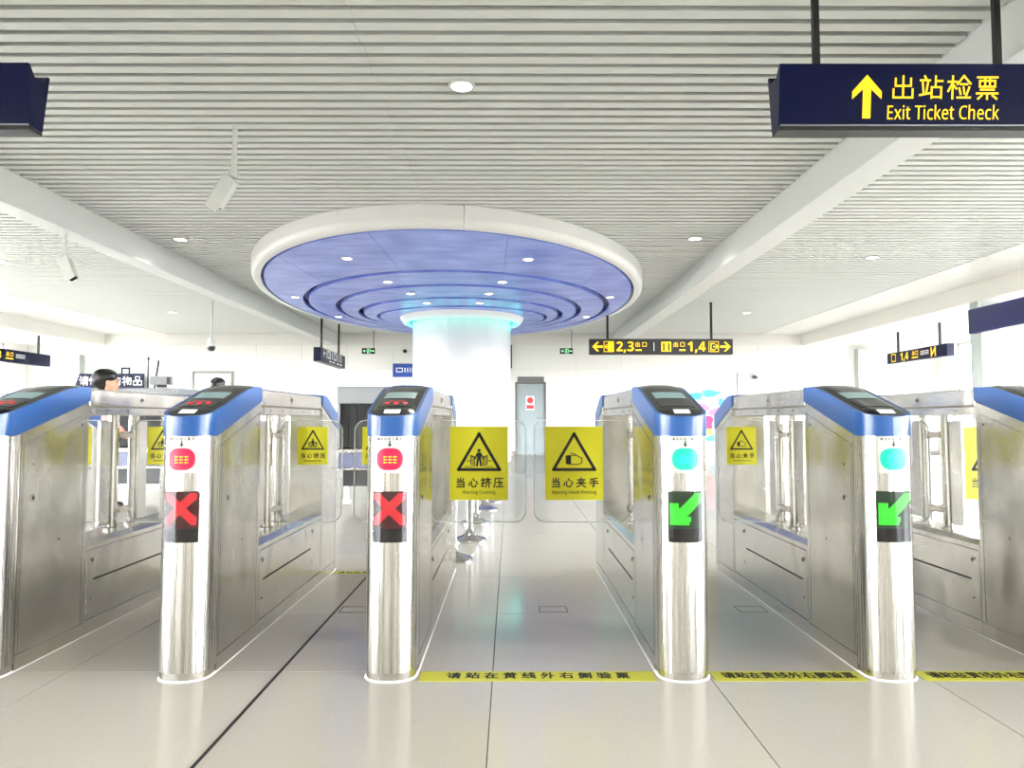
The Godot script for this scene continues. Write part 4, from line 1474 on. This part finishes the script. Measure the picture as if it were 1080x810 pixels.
func cctv(at: Vector3, top: float, aim: Vector3, label: String) -> void:
	var t := thing("security_camera", label, "camera", at)
	var st := mb()
	rod(st, Vector3(0, 0.03, 0), Vector3(0, top - at.y, 0), 0.02, 12)
	obj("pole", st, M.camera_white, t)
	st = mb()
	box(st, Vector3(0, 0.0, 0), Vector3(0.06, 0.07, 0.06), 0.008)
	rod(st, Vector3(-0.045, -0.01, 0), Vector3(0.045, -0.01, 0), 0.016, 10)
	obj("joint", st, M.camera_white, t)
	var d := aim.normalized()
	var x := d.cross(Vector3(0, 0, 1)).normalized()
	var b := Basis(x, d, x.cross(d))
	st = mb()
	box(st, d * 0.155 + Vector3(0, -0.02, 0), Vector3(0.10, 0.25, 0.09), 0.008, b)
	obj("body", st, M.camera_white, t)
	st = mb()
	box(st, d * 0.17 + Vector3(0, -0.02, 0) + b.z * 0.052 + x * 0.0, Vector3(0.115, 0.30, 0.008), 0.003, b)
	obj("sun_shield", st, M.camera_white, t)
	st = mb()
	box(st, d * 0.284 + Vector3(0, -0.02, 0), Vector3(0.078, 0.012, 0.07), 0.002, b)
	obj("lens", st, M.smoked, t)

# ------------------------------------------------------------------ far end of the hall
func door(called: String, x0: float, x1: float, top: float, leaf: String, label: String) -> Node3D:
	var t := thing(called, label, "door", Vector3(0, 0, -19.42), "", "structure")
	var st := mb()
	bx(st, x0 - 0.06, x0, 0, top + 0.06, -0.02, 0.05, 0.003)
	bx(st, x1, x1 + 0.06, 0, top + 0.06, -0.02, 0.05, 0.003)
	bx(st, x0, x1, top, top + 0.06, -0.02, 0.05, 0.003)
	obj("door_frame", st, M.frame_grey, t)
	st = mb()
	bx(st, x0 + 0.004, x1 - 0.004, 0.008, top - 0.004, 0.0, 0.03, 0.002)
	obj("door_leaf", st, M[leaf], t)
	st = mb()
	rod(st, Vector3(x1 - 0.08, 1.0, 0.03), Vector3(x1 - 0.08, 1.0, 0.07), 0.012, 8)
	rod(st, Vector3(x1 - 0.08, 1.0, 0.065), Vector3(x1 - 0.2, 1.0, 0.065), 0.01, 8)
	obj("handle", st, M.chrome, t)
	return t

func background() -> void:
	var st: SurfaceTool
	var d := door("door_1", 0.2, 0.92, 1.92, "door_grey", "grey metal door with red notice in the far wall")
	st = mb()
	bx(st, 0.2, 0.92, 1.98, 2.12, 0.0, 0.12, 0.004)
	obj("lintel", st, M.frame_grey, d)
	st = mb()
	bx(st, 0.43, 0.66, 1.22, 1.60, 0.030, 0.033)
	var nt := obj("notice", st, M.paper, d)
	st = mb()
	var m := plane(Vector3(0.545, 1.40, 0.0345))
	p_disc(st, Vector2(0, 0.08), 0.085, m, Vector3.BACK)
	p_poly(st, PackedVector2Array([Vector2(-0.10, -0.15), Vector2(0.10, -0.15), Vector2(0.10, -0.05), Vector2(-0.10, -0.05)]), m, Vector3.BACK)
	obj("print", st, M.notice_red, nt)
	door("door_2", -8.62, -7.62, 2.22, "panel_white", "white door in a grey frame behind the standing officer")
	# pilasters on the far wall
	for p in [[-12.3, -11.65, 2.72, "grey white pilaster on the far wall at the security side corner"], [9.45, 9.9, 2.88, "grey white pilaster on the far wall at the exit side corner"]]:
		st = mb()
		bx(st, p[0], p[1], 0, p[2], -19.44, -19.2, 0.006)
		one("pilaster", st, M.pillar_grey, p[3], "pilaster", Vector3.ZERO, "", "structure")
	st = mb()
	bx(st, 8.1, 8.42, 0, 2.99, -12.45, -12.15, 0.008)
	one("pillar", st, M.pillar_grey, "square pale pillar under the end of the blue fascia board", "pillar", Vector3.ZERO, "", "structure")
	# blue wall sign left of the column
	var s := thing("wall_sign", "small blue sign with white symbols on the far wall beside the column", "sign", Vector3(-2.82, 2.12, -19.40))
	st = mb()
	bx(st, -0.38, 0.38, 0, 0.36, 0, 0.03, 0.004)
	obj("board", st, M.blue_sign, s)
	st = mb()
	m = plane(Vector3(0, 0.19, 0.032))
	p_path(st, [-0.28, 0.05, -0.12, 0.05, -0.12, -0.05, -0.28, -0.05, -0.28, 0.05], 0.022, m, Vector3.BACK)
	for x in [-0.05, 0.02, 0.09, 0.16]: p_line(st, Vector2(x, 0.05), Vector2(x, -0.05), 0.03, m, Vector3.BACK)
	arrow_pts(Vector2(0.28, 0), 0.13, 0, st, m, Vector3.BACK)
	obj("lettering", st, M.sign_white, s)
	st = mb()
	var wc := thing("wall_camera", "tiny dark camera on the far wall above the blue sign", "camera", Vector3(-2.9, 2.83, -19.42))
	rod(st, Vector3(0, 0, 0), Vector3(0.05, -0.02, 0.2), 0.05, 12)
	obj("barrel", st, M.machine_grey, wc)
	st = mb()
	rod(st, Vector3(0.05, -0.02, 0.2), Vector3(0.052, -0.021, 0.21), 0.045, 12)
	obj("lens", st, M.black_gloss, wc)
	# black strip on the far side of the column
	st = mb()
	bx(st, -0.02, 0.05, 2.36, 3.0, -19.42, -19.36, 0.002)
	one("cable_strip", st, M.black_matt, "thin vertical black strip on the far wall beside the column", "strip")
	# colourful poster
	var po := thing("poster", "colourful poster of pink, cyan and yellow shapes on the far wall", "poster", Vector3(5.42, 0.25, -19.40))
	st = mb()
	bx(st, -0.6, 0.6, 0, 1.56, 0, 0.02, 0.002)
	obj("board", st, M.paper, po)
	m = plane(Vector3(0, 0, 0.022))
	for q in [["cyan", -0.35, 1.35, 0.2, 0.10], ["cyan", 0.05, 1.42, 0.24, 0.10], ["cyan", 0.38, 1.16, 0.14, 0.12], ["cyan", -0.4, 0.25, 0.12, 0.2], ["cyan", 0.2, 0.2, 0.3, 0.12], ["pink", -0.25, 1.02, 0.24, 0.14], ["pink", 0.2, 0.9, 0.22, 0.12], ["pink", 0.42, 0.66, 0.13, 0.2], ["pink", -0.42, 0.78, 0.12, 0.14], ["magenta", -0.05, 0.62, 0.17, 0.2], ["yellow", -0.08, 0.36, 0.2, 0.09], ["yellow", 0.3, 0.45, 0.1, 0.08]]:
		st = mb()
		var blob := PackedVector2Array()
		for k in 20:
			var a := TAU * k / 20
			var w := 1.0 + 0.16 * sin(a * 3.0 + q[1] * 20.0) + 0.10 * sin(a * 5.0 + q[2] * 9.0)
			blob.append(Vector2(q[1] + cos(a) * q[3] * w, clampf(q[2] + sin(a) * q[4] * w, 0.02, 1.54)))
		var lift := 0.022 + 0.001 * ["cyan", "pink", "magenta", "yellow"].find(q[0])
		p_poly(st, blob, plane(Vector3(0, 0, lift)), Vector3.BACK)
		obj(q[0] + "_shape", st, M["poster_" + q[0]], po)
	# grey noticeboard on the far wall, exit side
	var nb := thing("notice_board", "plain grey notice board with small camera on the far wall, exit side", "board", Vector3(6.55, 1.5, -19.40))
	st = mb()
	bx(st, -0.34, 0.34, 0, 0.75, 0, 0.03, 0.004)
	obj("board", st, M.pillar_grey, nb)
	st = mb()
	rod(st, Vector3(0.12, 0.62, 0.03), Vector3(0.12, 0.60, 0.16), 0.045, 10)
	obj("camera", st, M.black_matt, nb)
	# belt posts beyond the wide lane
	var spots := [[-0.385, -4.86], [-0.318, -5.64], [-0.318, -6.6], [-0.262, -7.56], [-0.222, -8.35]]
	var first: Node3D
	for i in 5:
		var o: Node3D
		if i == 0:
			o = thing("belt_post", "x", "belt post", Vector3.ZERO, "chrome belt posts beyond the wide lane")
			st = mb()
			lathe(st, [Vector2(0, 0.0), Vector2(0.135, 0.0), Vector2(0.135, 0.012), Vector2(0.125, 0.022), Vector2(0.06, 0.042), Vector2(0.035, 0.07), Vector2(0.027, 0.10)], 28)
			obj("base", st, M.chrome, o)
			st = mb()
			lathe(st, [Vector2(0.0265, 0.09), Vector2(0.0265, 0.79)], 18)
			obj("pole", st, M.chrome, o)
			st = mb()
			lathe(st, [Vector2(0.0, 0.79), Vector2(0.036, 0.79), Vector2(0.036, 0.85), Vector2(0.028, 0.865), Vector2(0.0, 0.865)], 18)
			obj("belt_head", st, M.black_matt, o)
			first = o
		else:
			o = first.duplicate()
			o.name = numbered("belt_post")
			add_child(o)
		o.position = Vector3(spots[i][0], 0, spots[i][1])
		o.set_meta("label", "chrome belt post with domed base, " + ["just behind the red cross gate of the middle lane", "second behind the red cross gate of the middle lane", "third of the row behind the middle lane", "fourth of the row behind the middle lane", "last of the row behind the middle lane"][i])
	# baggage scanners
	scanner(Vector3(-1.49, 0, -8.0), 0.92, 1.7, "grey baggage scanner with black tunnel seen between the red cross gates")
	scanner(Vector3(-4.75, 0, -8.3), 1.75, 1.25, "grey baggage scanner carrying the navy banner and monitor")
	# banner, board and monitor on the second scanner
	var b := thing("banner", "navy banner with white Chinese lettering standing on the baggage scanner", "banner", Vector3(-4.70, 1.32, -8.35))
	st = mb()
	slab(st, PackedVector2Array([Vector2(-0.42, 0), Vector2(0.40, 0), Vector2(0.40, 0.17), Vector2(-0.36, 0.17)]), -0.01, 0.0, func(u, v, w): return Vector3(u, v, w))
	obj("board", st, M.navy, b)
	st = mb()
	m = plane(Vector3(0, 0, 0.0015))
	p_text(st, "请您", Vector2(-0.36, 0.14), 0.11, 0.125, 0.011, m, Vector3.BACK)
	p_text(st, "的物品", Vector2(0.02, 0.14), 0.11, 0.125, 0.011, m, Vector3.BACK)
	obj("lettering", st, M.sign_white, b)
	var ib := thing("notice_board", "grey board with a square dark symbol behind the navy banner", "board", Vector3(-4.63, 1.32, -8.6))
	st = mb()
	bx(st, -0.27, 0.27, 0, 0.29, -0.02, 0, 0.003)
	obj("board", st, M.pillar_grey, ib)
	st = mb()
	m = plane(Vector3(-0.02, 0.22, 0.0015))
	bx(st, -0.11, 0.07, 0.13, 0.28, 0.0, 0.004)
	obj("card", st, M.paper, ib)
	st = mb()
	m = plane(Vector3(-0.02, 0.205, 0.006))
	p_path(st, [-0.045, 0.045, 0.045, 0.045, 0.045, -0.045, -0.045, -0.045, -0.045, 0.045], 0.022, m, Vector3.BACK)
	obj("symbol", st, M.navy, ib)
	for e in [[-4.28, 1.66, "thin black antenna rod standing on the baggage scanner"], [-4.20, 1.62, "thin black antenna rod with thicker grip on the baggage scanner"]]:
		st = mb()
		rod(st, Vector3(e[0], 1.31, -8.4), Vector3(e[0] + (0.0 if e[0] < -4.25 else 0.04), e[1], -8.4), 0.008 if e[0] < -4.25 else 0.013, 8)
		rod(st, Vector3(e[0] + (0.0 if e[0] < -4.25 else 0.04), e[1] - 0.01, -8.4), Vector3(e[0] + (0.0 if e[0] < -4.25 else 0.04), e[1] + 0.03, -8.4), 0.013, 8)
		one("antenna", st, M.black_matt, e[2], "antenna")
	var mo := thing("monitor", "dark grey monitor on the end of the baggage scanner", "monitor", Vector3(-4.03, 1.32, -8.2))
	st = mb()
	bx(st, -0.13, 0.12, 0.03, 0.13, -0.05, 0.0, 0.006)
	obj("case", st, M.machine_grey, mo)
	st = mb()
	bx(st, -0.05, 0.05, 0.0, 0.03, -0.06, 0.0, 0.004)
	obj("foot", st, M.black_matt, mo)
	st = mb()
	bx(st, 0.07, 0.115, 0.04, 0.12, 0.0, 0.004, 0.001)
	obj("control_panel", st, M.black_matt, mo)

func scanner(at: Vector3, w: float, depth: float, label: String) -> void:
	var t := thing("baggage_scanner", label, "scanner", at)
	var h := w / 2
	var st := mb()
	# hood with an open tunnel
	bx(st, -h, h, 1.13, 1.32, -depth, 0, 0.012)
	bx(st, -h, -h + 0.03, 0.62, 1.13, -depth, 0, 0.006)
	bx(st, h - 0.03, h, 0.62, 1.13, -depth, 0, 0.006)
	bx(st, -h, h, 0.62, 1.13, -depth, -depth + 0.05)
	obj("hood", st, M.machine_grey, t)
	for k in 9:
		st = mb()
		var x := -h + 0.035 + (w - 0.07) / 9 * k
		bx(st, x, x + (w - 0.07) / 9 - 0.006, 0.635, 1.13, -0.06, -0.055)
		obj("curtain_strip", st, M.curtain_black, t)
	st = mb()
	bx(st, -h, h, 0.575, 0.62, -depth, 0.02, 0.006)
	obj("conveyor_frame", st, M.steel, t)
	st = mb()
	bx(st, -h + 0.02, h - 0.02, 0.41, 0.575, -depth + 0.02, 0.0, 0.006)
	obj("lower_panel", st, M.machine_blue, t)
	st = mb()
	bx(st, -h, h, 0.385, 0.41, -depth, 0.01, 0.004)
	obj("lower_rail", st, M.steel, t)
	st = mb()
	bx(st, -h + 0.06, h - 0.06, 0.2, 0.385, -depth + 0.06, -0.08, 0.006)  # black box added for the dark of the gap between rail and feet
	obj("dark_gap_box", st, M.black_matt, t)
	for x in [-h + 0.1, h - 0.1]:
		for z in [-0.12, -depth + 0.12]:
			st = mb()
			lathe(st, [Vector2(0, 0), Vector2(0.045, 0), Vector2(0.05, 0.03), Vector2(0.03, 0.06), Vector2(0.025, 0.385)], 14, Vector3(x, 0, z))
			obj("foot", st, M.camera_white, t)

# ------------------------------------------------------------------ people
func seg_d(p: Vector3, a: Vector3, b: Vector3, ra: float, rb: float) -> float:
	var ab := b - a
	var t := clampf((p - a).dot(ab) / ab.length_squared(), 0.0, 1.0)
	return p.distance_to(a + ab * t) - lerpf(ra, rb, t)

func field_mesh(bones: Array, cell: float, blend: float) -> SurfaceTool:
	var lo := Vector3(1e9, 1e9, 1e9)
	var hi := -lo
	for b in bones:
		for k in 2:
			var r: float = b[2 + k] + cell * 2
			lo = lo.min(b[k] - Vector3.ONE * r)
			hi = hi.max(b[k] + Vector3.ONE * r)
	var n := Vector3i(((hi - lo) / cell).ceil()) + Vector3i.ONE
	var val := PackedFloat32Array()
	val.resize(n.x * n.y * n.z)
	val.fill(1.0)
	for b in bones:
		var r: float = maxf(b[2], b[3]) + cell * 2 + blend
		var a0 := Vector3i(((b[0].min(b[1]) - Vector3.ONE * r - lo) / cell).floor()).clamp(Vector3i.ZERO, n - Vector3i.ONE)
		var a1 := Vector3i(((b[0].max(b[1]) + Vector3.ONE * r - lo) / cell).ceil()).clamp(Vector3i.ZERO, n - Vector3i.ONE)
		for z in range(a0.z, a1.z + 1):
			for y in range(a0.y, a1.y + 1):
				for x in range(a0.x, a1.x + 1):
					var i := x + n.x * (y + n.y * z)
					var d := seg_d(lo + Vector3(x, y, z) * cell, b[0], b[1], b[2], b[3])
					var v := val[i]
					var h := maxf(blend - absf(v - d), 0.0) / blend
					val[i] = minf(v, d) - h * h * blend * 0.25
	var vert := {}
	var st := SurfaceTool.new()
	st.begin(Mesh.PRIMITIVE_TRIANGLES)
	st.set_smooth_group(0)
	var at := func(x: int, y: int, z: int) -> Variant:
		var key := x + n.x * (y + n.y * z)
		if vert.has(key): return vert[key]
		var s := Vector3.ZERO
		var c := 0
		for e in [[0, 0, 0, 1, 0, 0], [0, 1, 0, 1, 1, 0], [0, 0, 1, 1, 0, 1], [0, 1, 1, 1, 1, 1], [0, 0, 0, 0, 1, 0], [1, 0, 0, 1, 1, 0], [0, 0, 1, 0, 1, 1], [1, 0, 1, 1, 1, 1], [0, 0, 0, 0, 0, 1], [1, 0, 0, 1, 0, 1], [0, 1, 0, 0, 1, 1], [1, 1, 0, 1, 1, 1]]:
			var v0: float = val[x + e[0] + n.x * (y + e[1] + n.y * (z + e[2]))]
			var v1: float = val[x + e[3] + n.x * (y + e[4] + n.y * (z + e[5]))]
			if (v0 < 0) != (v1 < 0):
				var t := v0 / (v0 - v1)
				s += Vector3(x + lerpf(e[0], e[3], t), y + lerpf(e[1], e[4], t), z + lerpf(e[2], e[5], t))
				c += 1
		vert[key] = lo + s / maxf(c, 1) * cell
		return vert[key]
	for z in range(1, n.z - 1):
		for y in range(1, n.y - 1):
			for x in range(1, n.x - 1):
				var v0 := val[x + n.x * (y + n.y * z)]
				var inside := v0 < 0
				if (val[x + 1 + n.x * (y + n.y * z)] < 0) != inside:
					quad(st, at.call(x, y - 1, z - 1), at.call(x, y, z - 1), at.call(x, y, z), at.call(x, y - 1, z), Vector3(1 if inside else -1, 0, 0))
				if (val[x + n.x * (y + 1 + n.y * z)] < 0) != inside:
					quad(st, at.call(x - 1, y, z - 1), at.call(x, y, z - 1), at.call(x, y, z), at.call(x - 1, y, z), Vector3(0, 1 if inside else -1, 0))
				if (val[x + n.x * (y + n.y * (z + 1))] < 0) != inside:
					quad(st, at.call(x - 1, y - 1, z), at.call(x, y - 1, z), at.call(x, y, z), at.call(x - 1, y, z), Vector3(0, 0, 1 if inside else -1))
	return st

func person(at: Vector3, turn: float, h: float, shirt: Color, trousers: Color, bun: bool, label: String) -> void:
	var k := h / 1.70
	var t := thing("person", label, "person", at)
	t.rotation.y = turn
	var V := func(x: float, y: float, z: float) -> Vector3: return Vector3(x, y, z) * k
	var skin = mat("skin", Color(0.72, 0.52, 0.42), 0.5) if not M.has("skin") else M.skin
	var hair = mat("hair", Color(0.015, 0.013, 0.013), 0.4) if not M.has("hair") else M.hair
	# body: one continuous surface, facing +z
	var B := []
	B.append([V.call(0, 1.33, 0), V.call(0, 1.48, 0.02), 0.055 * k, 0.05 * k])
	B.append([V.call(0, 1.50, 0.03), V.call(0, 1.60, 0.015), 0.075 * k, 0.088 * k])
	B.append([V.call(0, 1.46, 0.05), V.call(0, 1.52, 0.04), 0.045 * k, 0.062 * k])
	B.append([V.call(0, 1.535, 0.098), V.call(0, 1.505, 0.112), 0.012 * k, 0.016 * k])
	for s in [-1.0, 1.0]:
		B.append([V.call(s * 0.082, 1.53, 0.01), V.call(s * 0.086, 1.555, 0.0), 0.016 * k, 0.02 * k])
		B.append([V.call(s * 0.03, 1.36, 0), V.call(s * 0.165, 1.34, 0), 0.06 * k, 0.06 * k])
		B.append([V.call(s * 0.075, 1.24, 0.01), V.call(s * 0.07, 1.0, 0.0), 0.105 * k, 0.09 * k])
		B.append([V.call(s * 0.07, 1.0, 0), V.call(s * 0.085, 0.88, 0), 0.09 * k, 0.10 * k])
		B.append([V.call(s * 0.185, 1.335, 0), V.call(s * 0.23, 1.07, 0.01), 0.056 * k, 0.043 * k])
		B.append([V.call(s * 0.23, 1.07, 0.01), V.call(s * 0.21, 0.92, 0.17), 0.042 * k, 0.03 * k])
		B.append([V.call(s * 0.21, 0.92, 0.17), V.call(s * 0.20, 0.89, 0.225), 0.03 * k, 0.036 * k])
		for f in 4:
			var fx := 0.172 + 0.018 * f
			B.append([V.call(s * fx, 0.885, 0.245), V.call(s * fx, 0.855, 0.30 - 0.006 * absf(f - 1.5)), 0.010 * k, 0.008 * k])
		B.append([V.call(s * 0.175, 0.895, 0.215), V.call(s * 0.145, 0.88, 0.255), 0.012 * k, 0.009 * k])
		B.append([V.call(s * 0.09, 0.88, 0), V.call(s * 0.10, 0.48, 0.015), 0.088 * k, 0.056 * k])
		B.append([V.call(s * 0.10, 0.48, 0.015), V.call(s * 0.105, 0.08, -0.02), 0.058 * k, 0.040 * k])
		B.append([V.call(s * 0.105, 0.05, -0.03), V.call(s * 0.125, 0.035, 0.15), 0.045 * k, 0.035 * k])
	obj("body", field_mesh(B, 0.018, 0.03), skin, t)
	# clothing over the body
	var C := []
	for s in [-1.0, 1.0]:
		C.append([V.call(s * 0.03, 1.365, 0), V.call(s * 0.165, 1.34, 0), 0.068 * k, 0.07 * k])
		C.append([V.call(s * 0.075, 1.24, 0.01), V.call(s * 0.07, 0.95, 0.0), 0.118 * k, 0.112 * k])
		C.append([V.call(s * 0.185, 1.335, 0), V.call(s * 0.23, 1.07, 0.01), 0.068 * k, 0.058 * k])
		C.append([V.call(s * 0.23, 1.07, 0.01), V.call(s * 0.214, 0.95, 0.14), 0.056 * k, 0.046 * k])
	var sm := mat("shirt_" + str(int(h * 100)), shirt, 0.8)
	obj("shirt", field_mesh(C, 0.02, 0.03), sm, t)
	var P := []
	for s in [-1.0, 1.0]:
		P.append([V.call(s * 0.07, 0.97, 0), V.call(s * 0.088, 0.86, 0), 0.105 * k, 0.108 * k])
		P.append([V.call(s * 0.09, 0.88, 0), V.call(s * 0.10, 0.48, 0.015), 0.098 * k, 0.072 * k])
		P.append([V.call(s * 0.10, 0.48, 0.015), V.call(s * 0.105, 0.09, -0.015), 0.07 * k, 0.062 * k])
	obj("trousers", field_mesh(P, 0.02, 0.03), mat("trousers_" + str(int(h * 100)), trousers, 0.8), t)
	for s in [-1.0, 1.0]:
		obj("shoe", field_mesh([[V.call(s * 0.105, 0.055, -0.035), V.call(s * 0.126, 0.042, 0.155), 0.054 * k, 0.042 * k], [V.call(s * 0.105, 0.06, -0.04), V.call(s * 0.105, 0.09, -0.03), 0.05 * k, 0.05 * k]], 0.014, 0.02), M.black_matt, t)
	var Hh := [[V.call(0, 1.585, -0.02), V.call(0, 1.615, 0.005), 0.098 * k, 0.092 * k], [V.call(0, 1.60, -0.03), V.call(0, 1.50, -0.05), 0.09 * k, 0.06 * k], [V.call(-0.05, 1.62, 0.03), V.call(0.05, 1.62, 0.03), 0.062 * k, 0.062 * k]]
	if bun: Hh.append([V.call(0, 1.61, -0.07), V.call(0, 1.57, -0.10), 0.10 * k, 0.09 * k])
	obj("hair", field_mesh(Hh, 0.014, 0.03), hair, t)
	for s in [-1.0, 1.0]:
		var e := mb()
		lathe(e, [Vector2(0, -0.009), Vector2(0.008, -0.005), Vector2(0.010, 0), Vector2(0.008, 0.005), Vector2(0, 0.009)], 10, V.call(s * 0.033, 1.55, 0.098))
		obj("eye", e, M.black_gloss, t)
	var mth := mb()
	box(mth, V.call(0, 1.475, 0.098), Vector3(0.045, 0.010, 0.012), 0.003)
	obj("mouth", mth, M.poster_pink, t)

func people() -> void:
	person(Vector3(-4.27, 0, -7.55), 2.0, 1.48, Color(0.80, 0.62, 0.60), Color(0.12, 0.22, 0.48), true, "person with dark hair in a bun standing at the baggage scanner with the navy banner")
	person(Vector3(-4.12, 0, -10.0), PI * 0.9, 1.54, Color(0.06, 0.07, 0.10), Color(0.05, 0.05, 0.07), false, "person in dark clothes standing before the white door in a grey frame")
